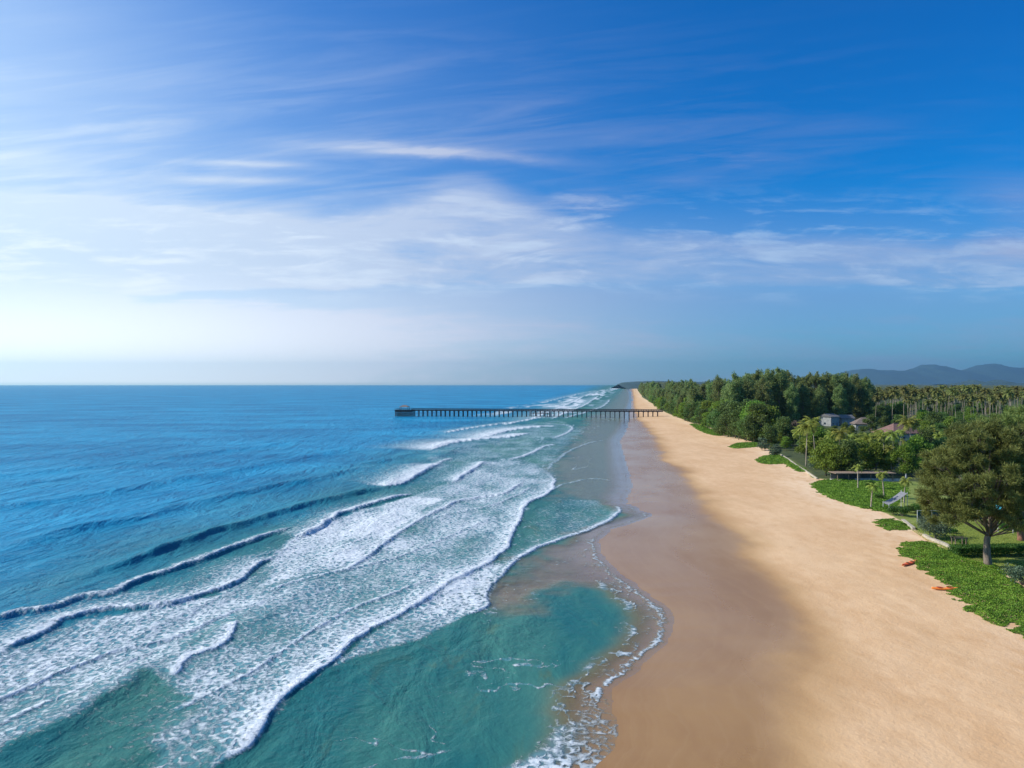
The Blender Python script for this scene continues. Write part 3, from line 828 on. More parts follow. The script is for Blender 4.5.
def casuarina_proto(seed):
    r = random.Random(seed); hh = 36.0; cl = []; limbs = []
    for k in range(56):
        t = r.random() ** .85; z = 3.5 + t * 29
        env = 6.6 * (math.sin(math.pi * min(1, (t * .78 + .14))) ** .5)
        a = r.random() * 6.28; d = env * (.25 + .65 * r.random())
        s = r.uniform(1.7, 3.1) * (1 - .22 * t)
        cl.append(((d * math.cos(a), d * math.sin(a), z), (s, s, s * 1.45)))
        if k % 3 == 0: limbs.append((((0, 0, z - 4), (d * .6 * math.cos(a), d * .6 * math.sin(a), z - 1), (d * math.cos(a), d * math.sin(a), z)), (.18, .12, .05), 5))
    for k in range(5): cl.append(((r.uniform(-1, 1), r.uniform(-1, 1), 32 + k * .9), (1.3, 1.3, 1.8)))
    trunk = (((0, 0, -1), (.3, .2, 8), (-.2, .3, 18), (.1, 0, 27), (0, 0, 34)), (.55, .45, .33, .2, .05), 8)
    return make_tree('casuarina_tree', 'x', 'tree', cl, trunk, dict(per=30, length=1.25, width=.42, droop=-.15, spread=.7, jitter=.7), M['casuarina'], M['bark'], seed, limbs)


def broad_proto(seed, mat, hh=12.0, cat='tree', name='broadleaf_tree', wide=1.0):
    r = random.Random(seed); cl = []; limbs = []
    for k in range(32):
        a = r.random() * 6.28; t = r.random(); z = hh * (.16 + .74 * t)
        d = hh * .38 * wide * math.sqrt(r.random()) * (1.0 - .62 * t ** 2.2)
        s = hh * r.uniform(.09, .16)
        cl.append(((d * math.cos(a), d * math.sin(a), z), (s * 1.15, s * 1.15, s * .85)))
        if k % 3 == 0: limbs.append((((0, 0, hh * .2), (d * .5 * math.cos(a), d * .5 * math.sin(a), z * .7), (d * math.cos(a), d * math.sin(a), z)), (hh * .014, hh * .009, .03), 5))
    trunk = (((0, 0, -.5), (.1, 0, hh * .2), (0, .2, hh * .45), (.1, 0, hh * .75)), (hh * .024, hh * .02, hh * .014, .04), 7)
    return make_tree(name, 'x', cat, cl, trunk, dict(per=60, length=.62, width=.34, spread=.6, jitter=.9), mat, M['bark'], seed, limbs)


def palm_proto(seed, hh, mat, fr_n=24, fl=4.6, lean=1.2, nl=11, lw=.16, droopy=1.0):
    r = random.Random(seed); root = thing('coconut_palm', (0, 0, -500), 'x', 'palm')
    a0 = r.random() * 6.28; L = lean * r.uniform(.5, 1.3)
    tx, ty = L * math.cos(a0), L * math.sin(a0)
    pts = [(tx * t ** 1.8, ty * t ** 1.8, -0.5 + (hh + .5) * t) for t in (0, .12, .3, .5, .7, .85, 1)]
    mb = MB(); mb.tube(pts, (.26, .19, .16, .15, .14, .13, .16), 7)
    t = mb.build('trunk', M['palm_bark'], root, smooth=True)
    V_, F_ = [], []
    top = Vector((tx, ty, hh))
    for k in range(fr_n):
        az = 2.4 * k + r.uniform(-.3, .3); el = 1.25 - 1.75 * (k / fr_n) + r.uniform(-.15, .15)
        ln = fl * r.uniform(.82, 1.1); d = Vector((math.cos(az), math.sin(az), 0)); side = Vector((-math.sin(az), math.cos(az), 0))
        p = top.copy(); e = el; segs = nl; path = []
        for s in range(segs + 1):
            path.append((p.copy(), e)); e -= (1.55 * droopy) / segs * (.5 + s / segs)
            p = p + (d * math.cos(e) + Vector((0, 0, math.sin(e)))) * (ln / segs)
        for s in range(segs):
            (p0, e0), (p1, e1) = path[s], path[s + 1]
            t_ = s / segs; ll = fl * .24 * (math.sin(math.pi * min(1, .16 + t_ * .84)) ** .7) + .12
            fwd = (p1 - p0).normalized()
            for sg in (-1, 1):
                tip = p0 + side * sg * ll * .85 + fwd * ll * .5 - Vector((0, 0, ll * r.uniform(.25, .6)))
                b = len(V_); V_ += [tuple(p0), tuple(p0 + fwd * lw * 1.6), tuple(tip), tuple((p0 + tip) / 2 - fwd * lw * .4)]; F_.append([b, b + 1, b + 2, b + 3])
            b = len(V_); w_ = side * .05; V_ += [tuple(p0 - w_), tuple(p1 - w_), tuple(p1 + w_), tuple(p0 + w_)]; F_.append([b, b + 1, b + 2, b + 3])
    c = obj('crown', mesh_np('crown', V_, F_), mat, root)
    KIDS[root.name] = [t, c]
    return root


def shrub_proto(seed, mat, rad=1.6, hh=1.6):
    r = random.Random(seed); rng = np.random.default_rng(seed); cl = []
    for k in range(12):
        a = r.random() * 6.28; d = rad * .7 * math.sqrt(r.random()); s = rad * r.uniform(.3, .45)
        cl.append(((d * math.cos(a), d * math.sin(a), hh * r.uniform(.35, .8)), (s, s, s * hh / rad * .8)))
    root = thing('shrub', (0, 0, -500), 'x', 'shrub')
    mb = MB()
    for k in range(5):
        a = 1.26 * k; mb.tube(((0, 0, -.2), (.3 * math.cos(a), .3 * math.sin(a), hh * .3), (rad * .5 * math.cos(a), rad * .5 * math.sin(a), hh * .6)), (.05, .035, .015), 5)
    t = mb.build('stem', M['bark'], root)
    v = clump_leaves(cl, 260, .22, .12, rng, 0, .6, .9)
    c = obj('foliage', mesh_np('foliage', v, quads(v)), mat, root)
    KIDS[root.name] = [t, c]
    return root


def gz(x, y): return float(ground_z(np.array([x]), np.array([y]))[0])


USED = set()


def put(protos, k, x, y, rz, s, label, group=None):
    p = protos[k % len(protos)]
    zb = gz(x, y)
    if p.name not in USED:
        USED.add(p.name); p.location = (x, y, zb); p.rotation_euler = (0, 0, rz); p.scale = s if isinstance(s, tuple) else (s, s, s)
        p['label'] = label
        if group: p['group'] = group
        return p
    return place(p, (x, y, zb), rz, s, label, group)


R = random.Random(5)
cas = [casuarina_proto(100 + i) for i in range(6)]
# belt behind the beach: front row follows the vegetation line, more rows behind
cnt = 0
Yc = 452.0
while Yc < 2600:
    step = 10.5 if Yc < 800 else (14 if Yc < 1100 else 26)
    xv = float(Xv(np.array([Yc]))[0])
    rows = 3 if Yc < 1000 else 1
    for r_ in range(rows):
        if Yc < 520 and r_ < 1: continue
        x = xv + 9 + r_ * 13 + R.uniform(-4, 4) ; y = Yc + R.uniform(-5, 5)
        sc_ = R.uniform(.74, .97) * (1.0 if r_ else .74)
        if Yc > 700: sc_ *= .97
        if 570 < Yc < 720: sc_ *= .88
        sc_ *= R.uniform(.88, 1.06)
        if Yc > 1000: sc_ *= 1.28
        lab = ('casuarina in the front row of the beach wood this side of the pier' if r_ == 0 else 'tall casuarina inside the beach wood this side of the pier') if Yc < 640 else \
              ('casuarina on the beach edge of the wood beyond the pier' if r_ == 0 else 'hazy casuarina within the wood beyond the pier')
        put(cas, cnt, x, y, R.random() * 6.28, (sc_ * 1.15, sc_ * 1.15, sc_), lab, 'casuarinas of the beach wood'); cnt += 1
    Yc += step
# taller block standing between the beach wood and the palm grove
for px, Y, s in [(738, 515, .86), (748, 505, .98), (757, 500, 1.04), (768, 490, 1.06), (779, 488, 1.08), (789, 500, 1.02), (760, 520, 1.04), (784, 530, 1.06), (772, 512, 1.05), (797, 520, .9),
                 (806, 515, .96), (816, 510, 1.0), (826, 520, 1.0), (836, 515, .98), (846, 520, 1.0), (856, 530, .98), (864, 545, .92), (811, 540, 1.0), (822, 545, .98), (841, 545, 1.0),
                 (851, 550, .96), (831, 560, 1.0), (800, 560, .95), (868, 570, .88), (858, 575, .92), (743, 540, .9), (752, 560, .98), (792, 480, .8), (803, 488, .78), (820, 492, .74), (840, 498, .76)]:
    x = (px - 512) * Y / F
    put(cas, cnt, x, Y, R.random() * 6.28, (s * 1.12, s * 1.12, s), 'tall dense casuarina in the block that rises above the horizon behind the white house', 'casuarinas behind the houses'); cnt += 1

# coconut grove on the right
gp = [palm_proto(200 + i, 22 + 1.2 * i, M['palm_far'], 27, 4.9, 1.6, 8, .42) for i in range(5)]
cnt = 0
rows_ = np.linspace(440, 800, 17)
for ri, Yr in enumerate(rows_):
    u0, u1 = (872 if Yr > 470 else 905), 1035
    n = int((u1 - u0) / F * Yr / (8.2 if Yr < 650 else 10.5))
    for k in range(n):
        px = u0 + (k + .5 + R.uniform(-.4, .4)) * (u1 - u0) / n
        y = Yr + R.uniform(-8, 8)
        if px > 1032: continue
        lab = 'tall coconut palm with a bare pale trunk along the near edge of the grove' if ri < 3 else ('coconut palm in the middle of the grove right of the houses' if ri < 10 else 'coconut palm far back in the grove near the horizon')
        put(gp, cnt + ri, (px - 512) * y / F, y, R.random() * 6.28, R.uniform(.68, .98), lab, 'coconut palms of the grove'); cnt += 1

# mixed garden trees between beach and houses
bd = [broad_proto(300 + i, M['broad'], 12) for i in range(3)]
bk = [broad_proto(320 + i, M['broad_dark'], 12) for i in range(3)]
np_ = [palm_proto(240 + i, 10 + 1.5 * i, M['palm'], 26, 4.4, 1.4, 13, .17) for i in range(4)]
sl = [broad_proto(340, M['silver'], 7, 'tree', 'broadleaf_tree', 1.3)]
dr = [broad_proto(350, M['dry'], 9, 'tree', 'bare_tree', .9)]


def garden(protos, k, px, py, s, label, group=None):
    x, y = at(px, py, 1.6)
    return put(protos, k, x, y, R.random() * 6.28, s, label, group)


# low bushy trees at the foot of the beach wood (front to back along the coast)
for i, t in enumerate(np.linspace(0, 1, 46)):
    Y = 1050 * (1 - t) ** 1.3 + 345 * t
    xv = float(Xv(np.array([Y]))[0])
    for r_ in range(2 if Y < 700 else 1):
        s = R.uniform(.75, 1.25) * (1 + .35 * r_)
        put(bk if R.random() < .65 else bd, i + r_, xv + 4 + r_ * 7 + R.uniform(-2, 2.5), Y + R.uniform(-4, 4), R.random() * 6.28, s,
            'low bushy tree at the foot of the beach wood beside the sand', 'bushes along the foot of the beach wood')
G1 = [  # kind, px, py, scale, label
    ('k', 770, 448, .95, 'dark round tree nearest the three small vine patches on the sand'),
    ('k', 784, 446, 1.1, 'dark round tree behind the start of the low white wall'),
    ('s', 762, 450, .8, 'grey green bush tree leaning over the sand by the wood'),
    ('s', 776, 456, .7, 'grey green bush at the upper end of the white wall'),
    ('x', 796, 440, 1.1, 'bare pinkish grey tree standing among dark green trees'),
    ('p', 788, 446, .85, 'reddish dry coconut palm at the seaward end of the garden'),
    ('p', 806, 466, 1.05, 'yellowish coconut palm beside the low white wall'),
    ('p', 815, 462, 1.0, 'coconut palm leaning beside the yellowish palm'),
    ('b', 826, 476, .95, 'bright green round tree at the corner of the lawn'),
    ('b', 836, 478, .9, 'bright green tree second from the corner of the lawn'),
    ('k', 848, 478, .95, 'dark green tree over the shaded terrace'),
    ('b', 858, 474, .9, 'green tree behind the shaded terrace'),
    ('p', 866, 470, 1.0, 'coconut palm over the terrace roof'),
    ('p', 848, 462, .75, 'coconut palm between the terrace and the white house'),
    ('b', 818, 452, .9, 'green tree below the white house wall'),
    ('k', 806, 446, 1.0, 'dark green tree left of the white house'),
    ('k', 814, 436, .7, 'dark green tree against the white house'),
    ('b', 876, 474, .85, 'green tree beside the narrow white parasol'),
    ('p', 884, 466, .8, 'coconut palm below the red roof'),
    ('p', 894, 470, .8, 'coconut palm right of the terrace with hanging fronds'),
    ('b', 903, 476, .8, 'light green bush tree beside the closed parasol'),
    ('k', 890, 456, .62, 'dark tree in front of the red roofed house'),
    ('p', 912, 462, 1.1, 'yellow green palm right of the red roofed house'),
    ('b', 918, 470, .95, 'green tree left of the great casuarina'),
    ('k', 925, 456, 1.0, 'dark tree behind the left side of the great casuarina'),
    ('b', 880, 442, .5, 'tree between the brown roof and the red roof'),
    ('b', 868, 446, .5, 'tree in front of the brown roof'),
    ('b', 838, 446, .5, 'small tree in front of the white house'),
    ('k', 880, 424, 1.1, 'dark tree behind the red roofed house'),
    ('b', 900, 422, 1.15, 'light green tree behind the red roofed house'),
    ('b', 922, 430, 1.1, 'tree at the near edge of the palm grove'),
    ('k', 935, 436, 1.1, 'dark tree at the near edge of the palm grove'),
    ('b', 950, 440, 1.0, 'tree behind the great casuarina'),
    ('k', 975, 442, 1.1, 'dark tree far behind the great casuarina'),
    ('b', 1005, 442, 1.1, 'tree behind the right side of the great casuarina'),
    ('k', 1020, 446, 1.0, 'tree at the right edge behind the great casuarina'),
    ('p', 800, 454, .9, 'coconut palm behind the low white wall'),
    ('p', 828, 458, .75, 'coconut palm in front of the white house wall'),
    ('p', 838, 468, .9, 'coconut palm above the bright green trees'),
    ('k', 857, 462, .95, 'dark tree behind the terrace palms'),
    ('k', 872, 464, .9, 'dark tree between terrace and houses'),
    ('p', 900, 448, .6, 'palm in front of the red roofed house gable'),
    ('p', 876, 452, .62, 'palm left of the red roofed house'),
    ('k', 826, 442, .5, 'low dark tree at the foot of the white house'),
    ('k', 820, 438, .55, 'dark tree against the left side of the pale two storey house'),
    ('b', 828, 440, .52, 'small green tree in front of the corner of the pale two storey house'),
    ('k', 834, 437, .5, 'low dark tree in front of the pale wall of the two storey house'),
    ('b', 852, 436, .5, 'low green tree between the grey roof and the brown roof'),
    ('k', 845, 432, .5, 'dark tree between the white house and the brown roof'),
]
KM = {'k': bk, 'b': bd, 'p': np_, 's': sl, 'x': dr}
for i, (kd, px, py, s, lab) in enumerate(G1): garden(KM[kd], i, px, py, s, lab)
for px, Y in [(870, 395), (884, 405), (898, 415), (914, 405), (930, 400), (943, 410), (958, 405), (972, 415), (990, 400), (1008, 410), (1022, 400), (925, 350), (940, 340), (1010, 330), (960, 335)]:
    put(bk if R.random() < .5 else bd, int(px), (px - 512) * Y / F, Y, R.random() * 6, R.uniform(.7, 1.0), 'undergrowth tree at the foot of the palm grove', 'undergrowth trees of the palm grove')


fill = [(772, 449), (800, 466), (814, 476), (860, 477), (905, 478), (935, 478), (950, 455), (935, 446), (860, 447), (800, 440), (775, 441)]
fw_ = ats(fill, 1.6); n_f = 0
while n_f < 95:
    x, y = R.uniform(fw_[:, 0].min(), fw_[:, 0].max()), R.uniform(fw_[:, 1].min(), fw_[:, 1].max())
    if poly_sd(np.array([x]), np.array([y]), fw_)[0] < 1: continue
    n_f += 1; kd = R.choice('kkbbbpps' if y < 290 else 'kkbbps')
    pxx = 512 + x * F / y; lim = .45 if (870 < pxx < 928 and y > 225) else (.62 if (815 < pxx < 875 and y > 260) else 1)
    put(KM[kd], n_f, x, y, R.random() * 6.28, (R.uniform(.5, .8) if kd != 's' else .7) * lim, {'k': 'dark green tree among the dense garden trees between sand and houses', 'b': 'mid green tree among the dense garden trees between sand and houses',
        'p': 'coconut palm among the dense garden trees between sand and houses', 's': 'grey green tree among the dense garden trees between sand and houses'}[kd],
        {'k': 'dark garden trees', 'b': 'green garden trees', 'p': 'garden coconut palms', 's': 'grey green garden trees'}[kd])
for i in range(70):
    Y = R.uniform(450, 800); px = R.uniform(866, 1030)
    put(bk if R.random() < .7 else bd, i, (px - 512) * Y / F, Y, R.random() * 6, R.uniform(.7, 1.05), 'undergrowth tree at the foot of the palm grove', 'undergrowth trees of the palm grove')

# the great casuarina on the right
def great_casuarina(bx, by, seed, hh, left, right, lab, trunk_r, mat, per, split=5.5, trunk_mat=None):
    r = random.Random(seed); rng = np.random.default_rng(seed)
    root = thing('casuarina_tree', (bx, by, gz(bx, by) - .1), lab, 'tree')
    mb = MB()
    mb.tube(((0, 0, -.3), (0, 0, .5), (-.15, 0, 2.0), (-.1, .1, 4.2), (.25, 0, split + .8)), (trunk_r * 1.5, trunk_r * 1.12, trunk_r, trunk_r * .85, trunk_r * .7), 12)
    cl = []
    tips = []
    for k in range(46):
        t = r.random()
        az = k * 2.39996 + r.uniform(-.3, .3)
        z = split + 1.6 + (hh - split - 3.2) * ((k + .5) / 46) ** .95
        tz = (z - split) / (hh - split)
        env = (left if math.cos(az) < 0 else right) * (math.sin(math.pi * min(1, .24 + tz * .74)) ** .7)
        d = env * r.uniform(.55, 1.0)
        tips.append(Vector((d * math.cos(az) * 1.0, d * math.sin(az) * .8, z)))
    lead = [Vector((.25, 0, split)), Vector((.9, .4, split + 5)), Vector((.2, 0, hh * .62)), Vector((.4, 0, hh - 1.5))]
    mb.tube(lead, (trunk_r * .7, trunk_r * .5, trunk_r * .32, .05), 8)
    l2 = [Vector((.2, 0, split - .3)), Vector((-1.6, -.5, split + 4)), Vector((-3.0, -.6, hh * .66))]
    mb.tube(l2, (trunk_r * .55, trunk_r * .38, .06), 8)
    l3 = [Vector((.3, 0, split - .2)), Vector((2.2, -.7, split + 4)), Vector((4.0, -.5, hh * .68))]
    mb.tube(l3, (trunk_r * .55, trunk_r * .36, .06), 8)
    for p in tips:
        a = Vector((.25 + p.x * .06, p.y * .06, max(split - .4, p.z * .52)))
        mid = a.lerp(p, .5) + Vector((0, 0, -.5 + r.random()))
        mb.tube((a, mid, p), (trunk_r * .24, trunk_r * .14, .03), 6)
        for q_ in range(8):
            off = Vector((r.uniform(-2.2, 2.2), r.uniform(-2.2, 2.2), r.uniform(-1.4, 1.9)))
            s = r.uniform(.55, 1.15)
            c = p + off
            cl.append((tuple(c), (s * 1.15, s * 1.15, s * .85)))
            mb.tube((mid.lerp(p, .6), c), (.06, .02), 4)
    for k in range(10):
        s = r.uniform(.8, 1.2); cl.append(((r.uniform(-1.5, 1.8), r.uniform(-1, 1), hh - 3 + k * .3), (s, s, s * 1.4)))
    t = mb.build('trunk', trunk_mat or M['bark'], root, smooth=True)
    v = clump_leaves(cl, per, .75, .075, rng, -.25, .7, .7, .75)
    obj('crown', mesh_np('crown', v, quads(v)), mat, root)
    return root


bx, by = at(988, 567, 1.6)
great_casuarina(bx, by, 11, 22.3, 9.3, 9.8, 'great olive casuarina with a thick grey trunk rising from the vine covered dune', .52, M['hero'], 520, 5.4)
bx, by = at(1021, 541, 1.6)
great_casuarina(bx, by, 23, 24.0, 9.0, 8.0, 'casuarina with a reddish trunk at the right edge behind the great casuarina', .5, M['hero'], 330, 6.0,
                plain('reddish bark', (0.16, 0.075, 0.045), (0.30, 0.15, 0.10), 3.0, 0.9, 0.04, (1, 1, .3)))

# creeping vine on the dune
def vine_cover():
    cs = []
    rng = np.random.default_rng(77)
    for i, p in enumerate(VINES):
        w = ats(smooth_line(p + [p[0]], 3), 1.5)
        x0, y0 = w.min(0); x1, y1 = w.max(0); Yc = w[:, 1].mean()
        area = (x1 - x0) * (y1 - y0)
        dens = 170 if Yc < 150 else (60 if Yc < 220 else 26)
        n = int(area * dens)
        X = rng.uniform(x0, x1, n); Y = rng.uniform(y0, y1, n)
        sd = poly_sd(X, Y, w) + (fbm(X / 1.5, Y / 1.5, 3, 7) - .5) * (4.2 if Yc < 150 else 3.0)
        k = sd > 0
        X, Y, sd = X[k], Y[k], sd[k]
        cl = fbm(X / 1.3, Y / 1.3, 3, 9)
        k = rng.random(len(X)) < .45 + .8 * cl; X, Y, sd, cl = X[k], Y[k], sd[k], cl[k]
        hh = .08 + (.62 * cl ** 1.5 + .22 * rng.random(len(X))) * sst(sd, 0, 2.2) * (1 if Yc < 150 else .7)
        Zv = ground_z(X, Y) + hh
        s = .15 if Yc < 150 else (.26 if Yc < 220 else .42)
        c = np.stack([X, Y, Zv], 1); o = np.zeros_like(c); o[:, 2] = .4
        cs.append(leaves(c, o, s * 1.35, s, rng, 0, 1.0, .9))
    v = np.concatenate(cs)
    o = obj('beach_vine', mesh_np('beach_vine', v, quads(v)), M['vine'])
    tag(o, 'bright green creeping vine spreading over the dune edge onto the sand', 'ground cover', kind='stuff')


vine_cover()


def grass_cover():
    rng = np.random.default_rng(78); w = ats([(936, 524), (1040, 520), (1060, 545), (1000, 556), (1040, 568), (1000, 569), (960, 557), (935, 545), (912, 530), (905, 522)], 1.6)
    n = 90000; x0, y0 = w.min(0); x1, y1 = w.max(0)
    X = rng.uniform(x0, x1, n); Y = rng.uniform(y0, y1, n); k = poly_sd(X, Y, w) > 0; X, Y = X[k], Y[k]
    c = np.stack([X, Y, ground_z(X, Y) + .05], 1); o = np.zeros_like(c); o[:, 2] = 1.5
    v = leaves(c, o, .16, .05, rng, 0, 1, .6)
    tag(obj('lawn_grass', mesh_np('lawn_grass', v, quads(v)), leaf_mat('grass blades', (.16, .22, .03), (.34, .36, .08))), 'short yellow green lawn grass in the resort garden', 'grass', kind='stuff')


grass_cover()

# shrubs in the garden by the sand
sh_s = [shrub_proto(400, M['silver'], 2.2, 2.4)]; sh_g = [shrub_proto(401, M['hedge'], 1.8, 1.9), shrub_proto(402, M['hedge'], 1.5, 1.6)]
for lst, px, py, s, lab in [
        (sh_s, 936, 538, 1.5, 'grey green shrub beside the lawn above the pale seawall'), (sh_s, 928, 531, 1.1, 'smaller grey green shrub left of the lawn'),
        (sh_g, 893, 514, 1.25, 'dark shrub below the grey blue tent'), (sh_g, 902, 516, 1.1, 'dark shrub right of the tent beside the seawall'),
        (sh_g, 881, 500, 1.0, 'clipped low bush on the green patch left of the tent'), (sh_g, 916, 512, 1.0, 'low bush behind the seawall'),
        (sh_g, 924, 515, 1.2, 'bush left of the blue mesh fence'), (sh_g, 955, 534, .7, 'small round bush alone on the lawn'),
        (sh_g, 963, 545, .8, 'bush beside the garden seat'), (sh_s, 1022, 585, 1.1, 'grey green shrub on the vine at the right edge'),
        (sh_g, 870, 488, 1.0, 'bush behind the thin palms on the green patch')]:
    garden(lst, int(px), px, py, s, lab)


def hedge(name, pts, w, h, lab, n):
    rng = np.random.default_rng(len(lab)); C_ = []
    W_ = ats(pts, 1.6)
    for a, b in zip(W_[:-1], W_[1:]):
        L = np.linalg.norm(b - a); k = int(n * L); t = rng.random(k); d = (b - a) / L; nn = np.array([-d[1], d[0]])
        s = (rng.random(k) - .5) * w; zz_ = rng.random(k) ** .5 * h
        p = a + np.outer(t * L, d) + np.outer(s, nn)
        C_.append(np.stack([p[:, 0], p[:, 1], ground_z(p[:, 0], p[:, 1]) + zz_ + .12 * fbm(p[:, 0], p[:, 1], 2, 3)], 1))
    c = np.concatenate(C_); ctr = c.mean(0); o = unit(len(c), rng)
    v = leaves(c - ctr, o, .24, .14, rng)
    ob = obj(name, mesh_np(name, v, quads(v)), M['hedge'], loc=tuple(ctr))
    tag(ob, lab, 'hedge')


hedge('hedge', [(952, 556), (975, 556), (1000, 556), (1045, 556)], 2.6, 1.7, 'long clipped dark green hedge behind the great casuarina trunk', 900)
hedge('hedge', [(905, 513), (925, 514), (938, 514)], 2.0, 1.5, 'short dark hedge between the tent and the blue mesh fence', 420)
hedge('hedge', [(1000, 531), (1040, 531)], 1.8, 1.2, 'low hedge beside the turquoise awning', 500)

# thin staked palms near the tent
tp = [palm_proto(260 + i, 5.2 + i * .8, M['palm'], 13, 2.1, .4, 9, .14, 1.25) for i in range(2)]
for i, (px, py, lab) in enumerate([(871, 508, 'young coconut palm with a thin pale trunk at the sand edge of the green patch'), (884, 499, 'young coconut palm with a thin trunk just left of the tent'),
                                   (904, 503, 'young palm with drooping fronds right of the tent'), (858, 490, 'young palm at the back of the green patch')]):
    garden(tp, i, px, py, 1.0, lab)

# ------------------------------------------------------------------ buildings
def house(px, py, w, d, wall_h, roof_h, rz, rmat, lab, gable=False, eave=.9):
    x, y = at(px, py, 1.6); z0 = gz(x, y)
    root = thing('house', (x, y, z0), lab, 'house', rz=rz)
    mb = MB(); mb.box((0, 0, wall_h / 2 - .3), (w, d, wall_h + .6)); wl = mb.build('wall', M['white'], root)
    a, b = w / 2 + eave, d / 2 + eave; rl = 0.0 if gable else b * .92
    m2 = MB(); t = .18
    top = [(-a + rl, 0, wall_h + roof_h), (a - rl, 0, wall_h + roof_h)]
    low = [(-a, -b, wall_h), (a, -b, wall_h), (a, b, wall_h), (-a, b, wall_h)]
    m2.poly(low + top + [(p[0], p[1], wall_h - t) for p in low], [(0, 1, 5, 4), (2, 3, 4, 5), (1, 2, 5), (3, 0, 4), (0, 6, 7, 1), (1, 7, 8, 2), (2, 8, 9, 3), (3, 9, 6, 0), (6, 9, 8, 7)])
    rf = m2.build('roof', rmat, root)
    m3 = MB(); m3.box((0, 0, wall_h + roof_h + .05), ((a - rl) * 2 + .3, .35, .22)); m3.build('ridge', rmat, rf)
    n = max(2, int(w / 3.4))
    for i in range(n):
        cx = -w / 2 + (i + .5) * w / n
        if i == n // 2:
            m4 = MB(); m4.box((cx, -d / 2 - .03, 1.05), (1.0, .1, 2.1)); m4.build('door', M['timber'], root)
        else:
            m4 = MB(); m4.box((cx, -d / 2 - .02, 1.7), (1.5, .08, 1.3)); wd = m4.build('window', M['glass'], root)
            m5 = MB()
            for dx_, dz_, ww, hh in ((0, .7, 1.66, .1), (0, -.7, 1.66, .1), (-.79, 0, .08, 1.3), (.79, 0, .08, 1.3), (0, 0, .06, 1.3)): m5.box((cx + dx_, -d / 2 - .07, 1.7 + dz_), (ww, .06, hh))
            m5.build('window_frame', M['pole'], wd)
    for sx in (-1, 1):
        m4 = MB(); m4.box((sx * (w / 2 + .02), 0, 1.7), (.08, 1.6, 1.3)); m4.build('window', M['glass'], root)
    return root


house(897, 440.5, 16, 13, 3.9, 4.6, .25, M['roof_red'], 'white walled house under a broad hipped terracotta roof')
house(864, 430, 12, 10, 3.8, 3.9, -.2, M['roof_brown'], 'white walled house under a weathered brown hipped roof')
house(829, 426, 9, 9, 6.4, 1.8, .55, M['roof_grey'], 'white two storey house with a flat looking grey roof left of the brown roofed house', True, .5)
house(845, 425, 9, 8, 4.6, 2.4, .1, M['roof_grey'], 'small grey roofed house wedged between the white house and the brown roofed house', True, .6)


def terrace():
    x, y = at(862, 481, 1.6); z0 = gz(x, y)
    root = thing('garden_pavilion', (x, y, z0), 'open low pavilion with a dark flat roof shaded by trees behind the green patch', 'pavilion')
    mb = MB(); mb.box((0, 0, .12), (17, 4.2, .3)); mb.build('floor', M['concrete'], root)
    mb = MB(); mb.box((0, 0, 2.35), (17.6, 4.8, .18)); mb.build('roof', M['timber'], root)
    mb = MB(); mb.box((0, 1.9, 1.26), (16.6, .15, 1.96)); mb.build('back_wall', M['roof_grey'], root)
    for i in range(6):
        mb = MB(); mb.box((-8 + i * 3.2, -1.9, 1.26), (.18, .18, 1.96)); mb.build('post', M['timber'], root)


terrace()


def low_wall(pts, h, t, lab, mat=None):
    W_ = ats(pts, 1.6); ctr = W_.mean(0); mb = MB(); z0 = gz(*ctr)
    n = len(W_); L_, R_ = [], []
    for i in range(n):
        d = W_[min(i + 1, n - 1)] - W_[max(i - 1, 0)]; d /= np.linalg.norm(d); nn = np.array([-d[1], d[0]]) * t / 2
        L_.append(W_[i] + nn - ctr); R_.append(W_[i] - nn - ctr)
    v = [];
    for i in range(n):
        v += [(*L_[i], -.6), (*L_[i], h), (*R_[i], h), (*R_[i], -.6)]
    f = []
    for i in range(n - 1):
        b = 4 * i
        f += [(b, b + 4, b + 5, b + 1), (b + 1, b + 5, b + 6, b + 2), (b + 2, b + 6, b + 7, b + 3)]
    f += [(0, 1, 2, 3), (4 * n - 1, 4 * n - 2, 4 * n - 3, 4 * n - 4)]
    mb.poly(v, f)
    o = mb.build('garden_wall', mat or M['concrete'], None); o.location = (ctr[0], ctr[1], z0); tag(o, lab, 'wall')


M['sandstone'] = plain('pale sandstone', (0.34, 0.30, 0.23), (0.50, 0.44, 0.35), 1.5, .9, .02)
low_wall([(903, 521), (908, 525), (914, 529.5)], .55, .6, 'short pale seawall step between the tent and the grey green shrub', M['sandstone'])
low_wall([(924, 535.5), (930, 539), (938, 542), (944, 544.5), (953, 549)], .5, .6, 'pale seawall running along the lawn to the big vine patch', M['sandstone'])
low_wall([(781, 455), (789, 460), (797, 466), (806, 471.5), (817, 479)], .45, .4, 'long low white wall along the sand at the foot of the garden trees', M['sandstone'])
low_wall([(855, 481.5), (880, 481.5), (905, 482)], .8, .3, 'grey green garden wall behind the green patch')


